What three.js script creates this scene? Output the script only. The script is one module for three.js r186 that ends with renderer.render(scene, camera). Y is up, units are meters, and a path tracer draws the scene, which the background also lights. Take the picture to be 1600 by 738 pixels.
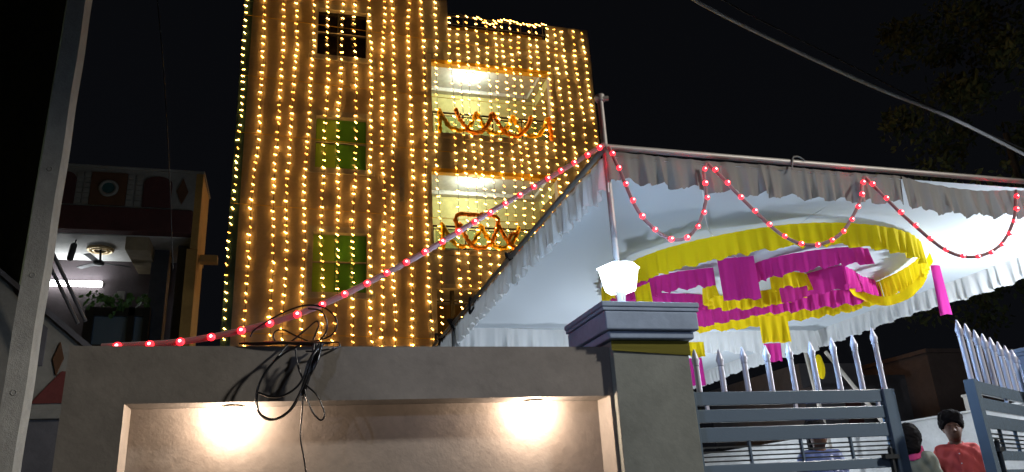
import * as THREE from 'three';
import { RoundedBoxGeometry } from 'three/addons/geometries/RoundedBoxGeometry.js';
import { mergeGeometries } from 'three/addons/utils/BufferGeometryUtils.js';
import { RectAreaLightUniformsLib } from 'three/addons/lights/RectAreaLightUniformsLib.js';

// ------------------------------------------------------------------ camera, sky, exposure, street lamp values
const scene = new THREE.Scene();
const camera = new THREE.PerspectiveCamera(34.17, 1600 / 738, 0.05, 400);
camera.position.set(0, 1.35, 0);
camera.rotation.order = 'YXZ';
const R = THREE.MathUtils.degToRad;
camera.rotation.set(R(19.7), R(-17), R(-3.42));
const renderer = new THREE.WebGLRenderer({ antialias: true });
renderer.toneMapping = THREE.LinearToneMapping;
renderer.toneMappingExposure = 1;
renderer.shadowMap.enabled = true;
renderer.setSize(1024, 472);
RectAreaLightUniformsLib.init();
{
  const W = 64, H = 32, d = new Float32Array(W * H * 4);
  for (let j = 0; j < H; j++) for (let i = 0; i < W; i++) {
    const up = Math.max(0, Math.sin(((j + 0.5) / H - 0.5) * Math.PI)), k = Math.exp(-up * 2.2);
    d.set([0.0021 + 0.0014 * k, 0.0023 + 0.0016 * k, 0.003 + 0.0022 * k, 1], (j * W + i) * 4);
  }
  const sky = new THREE.DataTexture(d, W, H, THREE.RGBAFormat, THREE.FloatType);
  sky.mapping = THREE.EquirectangularReflectionMapping; sky.magFilter = THREE.LinearFilter; sky.needsUpdate = true;
  scene.background = sky; scene.environment = sky;
}
const POWER = { street: 335, opposite: 95, lantern: 15, flood: 13, side: 26, back: 24, recess: 15, balcony: 10, tube: 150, fairy: 33, led: 5 };

// ------------------------------------------------------------------ helpers
let seed = 7;
const rnd = () => { seed = (seed + 0x6d2b79f5) | 0; let t = Math.imul(seed ^ (seed >>> 15), 1 | seed); t = (t + Math.imul(t ^ (t >>> 7), 61 | t)) ^ t; return ((t ^ (t >>> 14)) >>> 0) / 4294967296; };
const rr = (a, b) => a + (b - a) * rnd();
const V = (x, y, z) => new THREE.Vector3(x, y, z);
const used = {};
const numbered = (n) => { const k = used[n] = (used[n] ?? -1) + 1; return k ? n + '_' + String(k).padStart(3, '0') : n; };
function tag(o, label, category, group) { o.userData.label = label; if (category) o.userData.category = category; if (group) o.userData.group = group; return o; }
function thing(name, label, category, pos = [0, 0, 0], turn = 0, group) {
  const o = new THREE.Group(); o.name = numbered(name); o.position.set(...pos); o.rotation.y = turn; scene.add(o);
  return tag(o, label, category, group);
}
const flat = (g) => { const n = g.index ? g.toNonIndexed() : g; for (const k of Object.keys(n.attributes)) if (!['position', 'normal', 'uv'].includes(k)) n.deleteAttribute(k); return n; };
function boxUV(g0) {                                            // uv in metres, from the side each face looks to
  const g = flat(g0), p = g.attributes.position, n = g.attributes.normal, uv = new Float32Array(p.count * 2);
  for (let i = 0; i < p.count; i++) {
    const ax = Math.abs(n.getX(i)), ay = Math.abs(n.getY(i)), az = Math.abs(n.getZ(i));
    const [u, v] = az >= ax && az >= ay ? [p.getX(i), p.getY(i)] : ax >= ay ? [p.getZ(i), p.getY(i)] : [p.getX(i), p.getZ(i)];
    uv[2 * i] = u; uv[2 * i + 1] = v;
  }
  g.setAttribute('uv', new THREE.BufferAttribute(uv, 2));
  return g;
}
function mesh(name, geos, mat, parent) {
  const list = [].concat(geos).map(flat), g = list.length > 1 ? mergeGeometries(list) : list[0], m = new THREE.Mesh(g, mat);
  m.name = numbered(name); m.castShadow = m.receiveShadow = true; (parent ?? scene).add(m); return m;
}
const solo = (name, geos, mat, label, category, group) => tag(mesh(name, geos, mat), label, category, group);
function struct(name, geos, mat) { const m = mesh(name, geos, mat); m.userData.kind = 'structure'; return m; }
const bx = (x0, x1, y0, y1, z0, z1, r = 0) => {
  const w = x1 - x0, h = y1 - y0, d = z1 - z0, g = r ? new RoundedBoxGeometry(w, h, d, 2, Math.min(r, w / 2.1, h / 2.1, d / 2.1)) : new THREE.BoxGeometry(w, h, d);
  return boxUV(g.translate((x0 + x1) / 2, (y0 + y1) / 2, (z0 + z1) / 2));
};
const UPV = V(0, 1, 0);
function rod(a, b, r, r2 = r, n = 10) {
  const d = b.clone().sub(a), g = new THREE.CylinderGeometry(r2, r, d.length(), n, 1);
  return g.applyQuaternion(new THREE.Quaternion().setFromUnitVectors(UPV, d.normalize())).translate(...a.clone().add(b).multiplyScalar(0.5).toArray());
}
const curve = (pts, closed = false) => new THREE.CatmullRomCurve3(pts, closed, 'centripetal');
const tube = (pts, r, n = 60, sides = 8, closed = false) => new THREE.TubeGeometry(curve(pts, closed), n, r, sides, closed);
const ball = (x, y, z, r, d = 1) => new THREE.IcosahedronGeometry(r, d).translate(x, y, z);
function extrude(pts, depth, z, holes = []) {
  const s = new THREE.Shape(pts.map((p) => new THREE.Vector2(...p)));
  for (const h of holes) s.holes.push(new THREE.Path(h.map((p) => new THREE.Vector2(...p))));
  return boxUV(new THREE.ExtrudeGeometry(s, { depth, bevelEnabled: false }).translate(0, 0, z));
}
const rect = (x0, x1, y0, y1) => [[x0, y0], [x1, y0], [x1, y1], [x0, y1]];

// tileable value noise
function noise(n, seed0, oct, f0) {
  const out = new Float32Array(n * n); let tot = 0;
  for (let o = 0, f = f0, a = 1; o < oct; o++, f *= 2, a *= 0.55) {
    tot += a; const s0 = seed; seed = seed0 + o * 977; const lat = Float32Array.from({ length: f * f }, rnd); seed = s0;
    for (let y = 0; y < n; y++) for (let x = 0; x < n; x++) {
      const u = (x / n) * f, v = (y / n) * f, i = Math.floor(u), j = Math.floor(v), sm = (t) => t * t * (3 - 2 * t), s = sm(u - i), t = sm(v - j), L = (a2, b2) => lat[(b2 % f) * f + (a2 % f)];
      out[y * n + x] += a * ((L(i, j) * (1 - s) + L(i + 1, j) * s) * (1 - t) + (L(i, j + 1) * (1 - s) + L(i + 1, j + 1) * s) * t);
    }
  }
  return out.map((v) => v / tot);
}
function tex(n, fn, metres, srgb) {
  const d = new Uint8Array(n * n * 4);
  for (let i = 0; i < n * n; i++) { const c = fn(i % n, Math.floor(i / n), i); d.set([...(Array.isArray(c) ? c : [c, c, c]).map((v) => Math.max(0, Math.min(255, v * 255))), 255], i * 4); }
  const t = new THREE.DataTexture(d, n, n); t.wrapS = t.wrapT = THREE.RepeatWrapping; t.magFilter = THREE.LinearFilter; t.minFilter = THREE.LinearMipmapLinearFilter; t.generateMipmaps = true;
  t.repeat.set(1 / metres, 1 / metres); if (srgb) t.colorSpace = THREE.SRGBColorSpace; t.needsUpdate = true; return t;
}
const nA = noise(512, 11, 6, 4), nB = noise(512, 57, 5, 24), nC = noise(512, 91, 3, 96), nD = noise(256, 33, 4, 8);
const stain = tex(512, (x, y, i) => { const v = 0.82 + (nA[i] - 0.5) * 0.24 + (nB[i] - 0.5) * 0.10 + (nC[i] - 0.5) * 0.06; return [v, v * 0.99, v * 0.97]; }, 2.3, true);
const stainBig = stain.clone(); stainBig.repeat.set(1 / 5.1, 1 / 5.1); stainBig.needsUpdate = true;
const trowel = tex(512, (x, y, i) => 0.5 + (nA[i] - 0.5) * 0.9 + (nB[i] - 0.5) * 0.5 + (nC[i] - 0.5) * 0.18, 0.9);
const grain = tex(512, (x, y, i) => 0.5 + (nB[i] - 0.5) * 0.7 + (nC[i] - 0.5) * 0.7, 0.5);
const weave = tex(256, (x, y, i) => 0.5 + 0.16 * Math.sin(x * Math.PI / 2) + 0.16 * Math.sin(y * Math.PI / 2) + (nD[i] - 0.5) * 0.5, 0.25);
const brushed = tex(256, (x, y, i) => 0.36 + (nD[i] - 0.5) * 0.4 + (nD[(y * 256) % 65536] - 0.5) * 0.15, 0.6);
const std = (r, g, b, o = {}) => new THREE.MeshStandardMaterial({ color: new THREE.Color(r, g, b), roughness: 0.85, ...o });
const phys = (r, g, b, o = {}) => new THREE.MeshPhysicalMaterial({ color: new THREE.Color(r, g, b), roughness: 0.85, ...o });
const plaster = (r, g, b, bump = 0.004, o = {}) => std(r, g, b, { map: stain, bumpMap: trowel, bumpScale: bump, roughness: 0.9, ...o });
const cloth = (r, g, b, t = 0.25, o = {}) => phys(r, g, b, { side: THREE.DoubleSide, transmission: t, thickness: 0, roughness: 1, bumpMap: weave, bumpScale: 0.0006, specularIntensity: 0.2, ...o });
const glow = (r, g, b, k) => std(0.05, 0.05, 0.05, { emissive: new THREE.Color(r, g, b), emissiveIntensity: k, roughness: 0.6 });
const M = {
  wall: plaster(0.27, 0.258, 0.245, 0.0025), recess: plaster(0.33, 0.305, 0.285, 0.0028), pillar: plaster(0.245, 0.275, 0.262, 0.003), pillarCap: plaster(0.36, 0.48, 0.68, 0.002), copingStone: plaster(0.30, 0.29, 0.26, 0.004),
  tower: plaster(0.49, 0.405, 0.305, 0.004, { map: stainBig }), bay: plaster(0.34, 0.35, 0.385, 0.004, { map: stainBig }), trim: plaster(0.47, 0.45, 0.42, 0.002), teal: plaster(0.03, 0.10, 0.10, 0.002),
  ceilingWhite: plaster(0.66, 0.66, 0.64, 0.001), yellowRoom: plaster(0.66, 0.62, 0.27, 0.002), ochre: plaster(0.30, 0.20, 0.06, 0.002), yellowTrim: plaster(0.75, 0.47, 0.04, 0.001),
  greenPane: phys(0.06, 0.20, 0.025, { roughness: 0.22, clearcoat: 0.5 }), greenPane2: phys(0.15, 0.28, 0.03, { roughness: 0.3, clearcoat: 0.4 }), darkPane: phys(0.006, 0.005, 0.005, { roughness: 0.15 }),
  dark: std(0.012, 0.012, 0.013, { roughness: 0.6 }), blackPlastic: std(0.008, 0.008, 0.009, { roughness: 0.28 }), railMetal: std(0.05, 0.05, 0.05, { metalness: 0.7, roughness: 0.4 }),
  railGlass: phys(0.78, 0.88, 0.80, { transmission: 1, thickness: 0, roughness: 0.08, side: THREE.DoubleSide }),
  gate: std(0.115, 0.16, 0.215, { metalness: 0.1, roughness: 0.45, roughnessMap: brushed, bumpMap: grain, bumpScale: 0.0006 }), gateDark: std(0.03, 0.035, 0.04, { metalness: 0.4, roughness: 0.4 }),
  steel: std(0.50, 0.52, 0.63, { metalness: 0.2, roughness: 0.36 }), pipe: std(0.42, 0.42, 0.42, { metalness: 0.3, roughness: 0.5, map: stain }), whitePipe: std(0.55, 0.52, 0.47, { roughness: 0.6, map: stain }),
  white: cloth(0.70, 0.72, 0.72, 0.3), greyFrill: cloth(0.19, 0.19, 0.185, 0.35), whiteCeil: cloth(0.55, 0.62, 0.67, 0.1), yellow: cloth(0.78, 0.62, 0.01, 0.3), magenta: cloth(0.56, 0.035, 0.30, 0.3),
  ropeTube: phys(0.27, 0.16, 0.17, { transmission: 0.5, thickness: 0, roughness: 0.9, side: THREE.DoubleSide }),
  concrete: std(0.56, 0.535, 0.48, { map: stain, bumpMap: grain, bumpScale: 0.004, roughness: 0.95 }), road: std(0.05, 0.05, 0.05, { bumpMap: grain, bumpScale: 0.004, map: stain }), paving: std(0.16, 0.155, 0.145, { map: stain, bumpMap: grain, bumpScale: 0.002 }),
  oldWhite: plaster(0.30, 0.29, 0.26, 0.002), maroon: plaster(0.09, 0.025, 0.022, 0.002), brownPaint: plaster(0.13, 0.055, 0.02, 0.002), darkRed: plaster(0.16, 0.03, 0.025, 0.002), greyRoom: plaster(0.13, 0.105, 0.115, 0.002), orangeLitSide: plaster(0.48, 0.27, 0.07, 0.002),
  cabinet: std(0.012, 0.009, 0.008, { roughness: 0.4 }), leaf: phys(0.07, 0.16, 0.025, { side: THREE.DoubleSide, transmission: 0.3, thickness: 0, roughness: 0.6 }), treeLeaf: phys(0.055, 0.085, 0.025, { side: THREE.DoubleSide, transmission: 0.3, thickness: 0, roughness: 0.8 }), bark: std(0.06, 0.045, 0.03, { bumpMap: grain, bumpScale: 0.01 }),
  oliveWall: plaster(0.20, 0.22, 0.12, 0.004), sideWall: plaster(0.55, 0.58, 0.6, 0.003), farBrown: plaster(0.17, 0.12, 0.105, 0.003), farDark: plaster(0.14, 0.135, 0.15, 0.003),
  brass: std(0.45, 0.33, 0.16, { metalness: 0.8, roughness: 0.35 }), orangeFlower: std(0.95, 0.33, 0.02, { roughness: 0.9 }), yellowFlower: std(0.95, 0.55, 0.02, { roughness: 0.9 }),
  skin: phys(0.085, 0.042, 0.027, { roughness: 0.65, specularIntensity: 0.35 }), hair: phys(0.008, 0.007, 0.007, { roughness: 0.85, specularIntensity: 0.12 }), redShirt: std(0.40, 0.055, 0.05, { bumpMap: weave, bumpScale: 0.0008, roughness: 0.95 }), trousers: std(0.03, 0.035, 0.05, { bumpMap: weave, bumpScale: 0.0008 }),
  pinkCloth: std(0.42, 0.03, 0.13, { bumpMap: weave, bumpScale: 0.0008 }), sageCloth: std(0.12, 0.13, 0.10, { bumpMap: weave, bumpScale: 0.0008 }), blueCloth: std(0.06, 0.085, 0.20, { bumpMap: weave, bumpScale: 0.0008, roughness: 0.6 }), beige: std(0.36, 0.33, 0.27, { bumpMap: weave, bumpScale: 0.0008 }),
  button: std(0.6, 0.6, 0.6, { roughness: 0.3 }), wire: std(0.82, 0.85, 0.88, { roughness: 0.4 }), wireDark: std(0.05, 0.05, 0.055, { roughness: 0.5 }), stringWire: std(0.05, 0.04, 0.02),
  fairy: glow(1, 0.46, 0.082, POWER.fairy), fairyDim: glow(1, 0.40, 0.06, POWER.fairy * 0.35), fairyBright: glow(1, 0.48, 0.09, POWER.fairy * 1.5), led: glow(1, 0.01, 0.019, POWER.led), ledCore: glow(1, 0.55, 0.6, 6), lampWhite: glow(0.85, 0.95, 1, 7), balconyGlow: glow(0.95, 1, 0.95, 6), tubeGlow: glow(0.93, 0.97, 1, 16), recessGlow: glow(1, 0.72, 0.42, 9), streetGlow: glow(1, 0.97, 0.9, 12), floodGlow: glow(0.9, 0.96, 1, 8),
};
function lampLight(kind, color, power, at, soft, parent) {
  const l = kind === 'spot' ? new THREE.SpotLight(color, power) : new THREE.PointLight(color, power);
  l.position.set(...at); l.castShadow = true; l.shadow.radius = soft; l.shadow.mapSize.set(1024, 1024); (parent ?? scene).add(l); return l;
}

// ------------------------------------------------------------------ ground
struct('road', boxUV(new THREE.PlaneGeometry(400, 400, 1, 1).rotateX(-Math.PI / 2)), M.road);
struct('yard_paving', bx(-1.1, 9.5, 0.004, 0.35, -32, -4.75), M.paving);
struct('ramp', extrude([[-4.752, 0.004], [-4.752, 0.35], [-4.05, 0.11], [-4.05, 0.004]], 2.98, -5.235).rotateY(-Math.PI / 2), M.paving);
struct('kerb', bx(-1.1, 5.9, 0.004, 0.11, -4.049, -3.7, 0.02), M.copingStone);

// ------------------------------------------------------------------ decorated house
const FZ = -19;                                                 // front plane of the house
const house = thing('decorated_house', 'tall tan and grey house curtained with warm fairy lights, behind the white tent', 'house');
const win = [[0.44, 1.84, 13.63, 15.16], [0.48, 1.86, 10.17, 11.71], [0.5, 1.9, 6.76, 8.36]];
const balc = [[3.66, 7.28, 11.45, 13.85], [3.6, 7.26, 7.98, 10.37], [3.66, 7.26, 4.5, 7.05]];
mesh('wall', extrude([[-1.3, 0], [3.45, 0], [3.45, 16.8], [-1.3, 16.8]], 0.25, FZ - 0.25, win.map((w) => rect(...w))), M.tower, house);
mesh('wall', extrude([[3.452, 0], [8.62, 0], [8.62, 15.5], [7.36, 15.5], [7.36, 14.95], [4.2, 14.95], [4.2, 16.8], [3.452, 16.8]], 0.25, FZ - 0.25, balc.map((w) => rect(...w))), M.bay, house);
mesh('side_wall', bx(8.37, 8.62, 0, 15.5, -27, FZ - 0.252), M.bay, house);
mesh('side_wall', bx(-1.3, -1.05, 0, 16.8, -27, FZ - 0.252), M.tower, house);
mesh('side_wall', bx(3.95, 4.2, 15, 16.8, -27, FZ - 0.252), M.tower, house);
mesh('back_wall', bx(-1.3, 8.62, 0, 15, -27.25, -27.002), M.bay, house);
mesh('roof', bx(-1.04, 8.36, 14.4, 14.6, -27, FZ - 0.252), M.bay, house);
mesh('roof', bx(-1.04, 3.94, 16.6, 16.8, -27, FZ - 0.252), M.tower, house);
mesh('corner_fin', bx(-1.52, -1.302, 0, 16.8, FZ - 0.4, FZ + 0.04), M.teal, house);
mesh('corner_fin', bx(8.622, 8.7, 0, 15.5, FZ - 0.3, FZ + 0.01), M.bay, house);
mesh('parapet_recess', bx(4.2, 7.36, 14.98, 15.46, FZ - 0.7, FZ - 0.55), M.ochre, house);
{ const p = mesh('parapet_rail', [rod(V(4.2, 15.5, FZ - 0.1), V(7.36, 15.5, FZ - 0.1), 0.03), rod(V(4.2, 15.2, FZ - 0.1), V(7.36, 15.2, FZ - 0.1), 0.018)], M.railMetal, house);
  for (let i = 0; i < 9; i++) mesh('baluster', rod(V(4.35 + i * 0.36, 14.95, FZ - 0.1), V(4.35 + i * 0.36, 15.5, FZ - 0.1), 0.014), M.railMetal, p); }
win.forEach((w, k) => {
  const [x0, x1, y0, y1] = w, f = mesh('window', [bx(x0 - 0.13, x0 + 0.02, y0 - 0.16, y1 + 0.15, FZ - 0.2, FZ + 0.016, 0.006), bx(x1 - 0.02, x1 + 0.13, y0 - 0.16, y1 + 0.15, FZ - 0.2, FZ + 0.016, 0.006), bx(x0 + 0.022, x1 - 0.022, y1 - 0.02, y1 + 0.148, FZ - 0.2, FZ + 0.014)], M.trim, house);
  mesh('sill', bx(x0 - 0.2, x1 + 0.2, y0 - 0.17, y0 - 0.01, FZ - 0.19, FZ + 0.03, 0.01), M.trim, f);
  const xm = x0 + (x1 - x0) * 0.42, ym = (y0 + y1) / 2 + 0.02;
  const panes = k ? [M.greenPane2, M.greenPane] : [M.darkPane, M.darkPane];
  mesh('pane', bx(x0 + 0.03, xm - 0.02, y0, ym - 0.02, FZ - 0.17, FZ - 0.15), panes[0], f); mesh('pane', bx(xm + 0.02, x1 - 0.03, y0, ym - 0.02, FZ - 0.16, FZ - 0.14), panes[1], f);
  mesh('pane', bx(x0 + 0.03, xm - 0.02, ym + 0.02, y1 - 0.03, FZ - 0.17, FZ - 0.15), panes[0], f); mesh('pane', bx(xm + 0.02, x1 - 0.03, ym + 0.02, y1 - 0.03, FZ - 0.16, FZ - 0.14), panes[1], f);
  mesh('mullion', [bx(xm - 0.018, xm + 0.018, y0, y1 - 0.03, FZ - 0.168, FZ - 0.12)], k ? M.greenPane : M.dark, f);
  mesh('transom', rod(V(x0 + 0.02, ym, FZ - 0.09), V(x1 - 0.02, ym, FZ - 0.09), 0.016), M.trim, f);
});
balc.forEach((b, k) => {
  const [x0, x1, y0, y1] = b, zb = FZ - 1.7, o = mesh('balcony', [bx(x0 - 0.13, x0 + 0.01, y0 - 0.1, y1 + 0.16, FZ - 0.2, FZ + 0.02, 0.008), bx(x1 - 0.01, x1 + 0.13, y0 - 0.1, y1 + 0.16, FZ - 0.2, FZ + 0.02, 0.008), bx(x0 + 0.012, x1 - 0.012, y0 - 0.14, y0 + 0.02, FZ - 0.2, FZ + 0.018)], M.trim, house);
  mesh('lintel', bx(x0 + 0.012, x1 - 0.012, y1 - 0.12, y1, FZ - 0.2, FZ + 0.012), k < 2 ? M.yellowTrim : M.trim, o);
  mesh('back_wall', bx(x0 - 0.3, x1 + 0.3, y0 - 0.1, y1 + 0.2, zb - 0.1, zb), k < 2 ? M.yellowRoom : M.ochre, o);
  mesh('ceiling', bx(x0 - 0.3, x1 + 0.3, y1 + 0.002, y1 + 0.12, zb + 0.002, FZ - 0.254), M.ceilingWhite, o);
  mesh('cornice', [bx(x0 - 0.05, x1 + 0.05, y1 - 0.12, y1, zb + 0.002, zb + 0.2), bx(x1 - 0.22, x1 - 0.01, y1 - 0.118, y1 - 0.002, zb + 0.2, FZ - 0.26)], M.ceilingWhite, o);
  mesh('floor', bx(x0 - 0.3, x1 + 0.3, y0 - 0.12, y0 - 0.002, zb + 0.002, FZ - 0.254), M.trim, o);
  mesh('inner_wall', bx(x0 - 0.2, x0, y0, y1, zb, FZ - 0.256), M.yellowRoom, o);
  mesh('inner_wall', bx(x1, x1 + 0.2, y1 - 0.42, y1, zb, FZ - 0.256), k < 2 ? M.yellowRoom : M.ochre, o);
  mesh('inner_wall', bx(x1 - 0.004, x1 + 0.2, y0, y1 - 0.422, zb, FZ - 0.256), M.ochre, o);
  if (k < 2) mesh('door', bx(x1 - 0.03, x1 - 0.006, y0 + 0.02, y1 - 0.75, zb + 0.35, FZ - 0.4, 0.006), M.ochre, o);
  if (k < 2) {
    const ry = y0 + 0.72, r = mesh('railing', [rod(V(x0, ry, FZ - 0.1), V(x1, ry, FZ - 0.1), 0.028), rod(V(x0, ry - 0.09, FZ - 0.1), V(x1, ry - 0.09, FZ - 0.1), 0.014), rod(V(x0, y0 + 0.08, FZ - 0.1), V(x1, y0 + 0.08, FZ - 0.1), 0.014)], M.railMetal, o);
    for (let i = 0; i < 5; i++) mesh('post', bx(x0 + 0.02 + i * 0.88, x0 + 0.05 + i * 0.88, y0 + 0.022, ry, FZ - 0.115, FZ - 0.085), M.railMetal, r);
    for (let i = 0; i < 4; i++) mesh('glass_panel', bx(x0 + 0.1 + i * 0.88, x0 + 0.86 + i * 0.88, y0 + 0.1, ry - 0.11, FZ - 0.103, FZ - 0.097), M.railGlass, r);
  } else {
    mesh('post', bx(x0 + 0.42, x0 + 0.52, y0 + 0.02, y1 - 0.12, FZ - 0.3, FZ - 0.2), M.dark, o);
    mesh('rail', rod(V(x0, y1 - 0.45, FZ - 0.1), V(x1, y1 - 0.45, FZ - 0.1), 0.02), M.railMetal, o);
  }
});
mesh('meter_box', bx(2.72, 2.86, 9.3, 10.0, FZ + 0.002, FZ + 0.025, 0.005), M.trim, house);
for (const y of [5.6, 8.9, 10.9, 12.6, 14.5]) mesh('support_wire', tube([V(-1.5, y + 0.1, FZ + 0.05), V(1.5, y + 0.03, FZ + 0.05), V(5, y - 0.05, FZ + 0.07), V(8.7, y + 0.04, FZ + 0.05)], 0.008, 30, 5), M.yellowTrim, house);
[0, 1].forEach((k) => {
  const y = balc[k][3], o = thing('ceiling_lamp', ['round white ceiling lamp in the upper lit balcony', 'round white ceiling lamp in the lower lit balcony'][k], 'ceiling lamp', [4.97, y, -19.62], 0, 'balcony ceiling lamps');
  mesh('base', new THREE.CylinderGeometry(0.16, 0.16, 0.03, 24).translate(0, -0.017, 0), M.trim, o);
  mesh('lamp_shade', new THREE.SphereGeometry(0.15, 20, 8, 0, Math.PI * 2, Math.PI / 2, Math.PI / 2).scale(1, 0.6, 1).translate(0, -0.033, 0), M.balconyGlow, o);
  lampLight('point', 0xeefff0, POWER.balcony, [0, -0.17, 0], 6, o);
});
// garlands of marigolds on the two railings
function garland(pts, mat, label) {
  const c = curve(pts), n = Math.round(c.getLength() / 0.045), g = [];
  for (let i = 0; i <= n; i++) { const p = c.getPointAt(i / n); g.push(ball(p.x + rr(-0.012, 0.012), p.y + rr(-0.012, 0.012), p.z + rr(-0.02, 0.02), rr(0.048, 0.07), 1)); }
  return solo('flower_garland', g, mat, label, 'garland', 'marigold garlands on the balcony railings');
}
const ord = ['first', 'second', 'third', 'fourth', 'fifth', 'sixth', 'seventh', 'eighth', 'ninth', 'tenth', 'eleventh', 'twelfth', 'thirteenth', 'fourteenth', 'fifteenth', 'sixteenth', 'seventeenth', 'eighteenth'];
const swag = (x0, x1, y0, y1, d, z, k = 0.5) => [V(x0, y0, z), V(x0 + (x1 - x0) * 0.13, y0 - d * 0.5, z + 0.02), V(x0 + (x1 - x0) * 0.32, (y0 + y1) / 2 - d * 0.92, z + 0.03), V(x0 + (x1 - x0) * k, (y0 + y1) / 2 - d, z + 0.03), V(x0 + (x1 - x0) * 0.7, (y0 + y1) / 2 - d * 0.9, z + 0.03), V(x0 + (x1 - x0) * 0.88, y1 - d * 0.5, z + 0.02), V(x1, y1, z)];
[[12.2, 'upper'], [8.72, 'lower']].forEach(([y, w], k) => {
  [[3.89, 4.95], [4.97, 6.03], [6.05, 7.12]].forEach(([a, b], i) => { if (!(k && i === 2)) garland(swag(a, b, y, y, 0.62, FZ - 0.03), M.yellowFlower, `yellow marigold swag on the ${w} balcony railing, ${ord[i]} from its left end`); });
  [[4.35, 5.42], [5.45, 6.62]].forEach(([a, b], i) => garland(swag(a, b, y + 0.02, y + 0.02, 0.68, FZ + 0.01), M.orangeFlower, `orange marigold swag on the ${w} balcony railing, ${ord[i]} from its left end`));
  garland([V(3.87, y, FZ), V(3.885, y - 0.35, FZ), V(3.87, y - 0.68, FZ)], M.yellowFlower, `straight yellow marigold strand at the left end of the ${w} balcony railing`);
  if (!k) garland([V(7.16, y, FZ), V(7.19, y - 0.3, FZ), V(7.2, y - 0.68, FZ)], M.orangeFlower, 'straight orange marigold strand at the right end of the upper balcony railing');
});
garland([V(4.3, 8.5, FZ + 0.04), V(4.27, 8.98, FZ + 0.04), V(4.8, 9.02, FZ + 0.05), V(5.4, 8.97, FZ + 0.04), V(5.38, 8.62, FZ + 0.04)], M.orangeFlower, 'square orange marigold arch rising above the lower balcony railing');
garland([V(5.95, 8.55, FZ + 0.03), V(5.75, 8.45, FZ + 0.03), V(5.72, 8.2, FZ + 0.03), V(5.9, 8.1, FZ + 0.04), V(6.1, 8.12, FZ + 0.04)], M.orangeFlower, 'curled orange marigold strand low on the lower balcony railing');

// fairy-light strings: one thing per string, each bulb a part
const bulbGeo = [0, 1, 2].map((k) => mergeGeometries([flat(new THREE.OctahedronGeometry(0.0165, 1).scale(1.15, 0.95, 1)), flat(new THREE.ConeGeometry(0.012, 0.045, 5).rotateZ(-1.9 - k * 0.2).translate(-0.028, 0.014, 0))]));
function fairyString(x, y1, y0, where, shift, bend = 0.032) {
  const o = thing('fairy_light_string', `warm white fairy-light string hanging ${where}`, 'string lights', [x, y1, FZ], 0, 'fairy-light strings on the house front');
  const ph = rr(0, 6.28), ph2 = rr(0, 6.28), off = (d) => bend * Math.sin(ph + d * 0.9) + bend * 0.5 * Math.sin(ph2 + d * 2.1) + shift * d;
  const pts = []; for (let d = 0; d <= y1 - y0 + 0.01; d += 0.5) pts.push(V(off(d), -d, 0.062));
  mesh('wire', new THREE.TubeGeometry(curve(pts), pts.length * 2, 0.006, 4), M.stringWire, o);
  let n = 0;
  for (let d = rr(0.02, 0.15); d < y1 - y0; d += rr(0.18, 0.26)) {
    const b = new THREE.Mesh(bulbGeo[n % 3], [M.fairy, M.fairy, M.fairyDim, M.fairyBright][Math.floor(rnd() * 4)]); b.name = numbered('bulb'); b.position.set(off(d) + rr(-0.018, 0.018), -d, rr(0.05, 0.072)); b.rotation.set(rr(-0.4, 0.4), rr(-0.4, 0.4), rr(-0.5, 0.5)); const s = rr(0.85, 1.2); b.scale.set(s, s, s); b.castShadow = false; o.add(b);
    if (n % 23 === 11) lampLight('point', 0xffb45c, 0.03, b.position.toArray(), 1, o).castShadow = false;
    n++;
  }
}
const low = (x) => Math.max(4.9, 4.7 + (x - 3.4) * 1.12);
[-1.43, -0.94, -0.48, -0.11, 0.35, 0.74, 1.13, 1.52, 1.92, 2.29, 2.59, 3.06, 3.44, 3.82].forEach((x, i) => fairyString(x, 16.3, low(x), i === 0 ? 'free down the teal left corner of the tan tower' : `down the tan tower, ${ord[i]} from its left edge`, rr(-0.006, 0.006)));
[4.26, 4.52, 4.78, 5.05, 5.35, 5.62, 5.91, 6.15, 6.39, 6.7, 6.97, 7.28, 7.55, 7.85, 8.21, 8.52].forEach((x, i) => fairyString(x, 15.42, low(x), `down the grey balcony front, ${ord[i]} from the tower`, 0.008, 0.03));
{
  const o = thing('fairy_light_string', 'warm white fairy-light string slung along the top of the roof parapet', 'string lights', [0, 0, 0], 0, 'fairy-light strings on the house front');
  const c = curve([V(4.25, 15.5, FZ + 0.04), V(5.1, 15.42, FZ + 0.04), V(5.5, 15.25, FZ + 0.04), V(6.0, 15.46, FZ + 0.04), V(6.6, 15.38, FZ + 0.04), V(7.3, 15.47, FZ + 0.04)]);
  mesh('wire', new THREE.TubeGeometry(c, 40, 0.006, 4), M.stringWire, o);
  for (let i = 0; i < 24; i++) { const p = c.getPointAt(0.25 + 0.75 * i / 23), b = new THREE.Mesh(bulbGeo[i % 3], M.fairy); b.name = numbered('bulb'); b.position.copy(p).add(V(0, rr(-0.03, 0.03), 0.02)); b.rotation.z = rr(-0.5, 0.5); o.add(b); }
}

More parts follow.
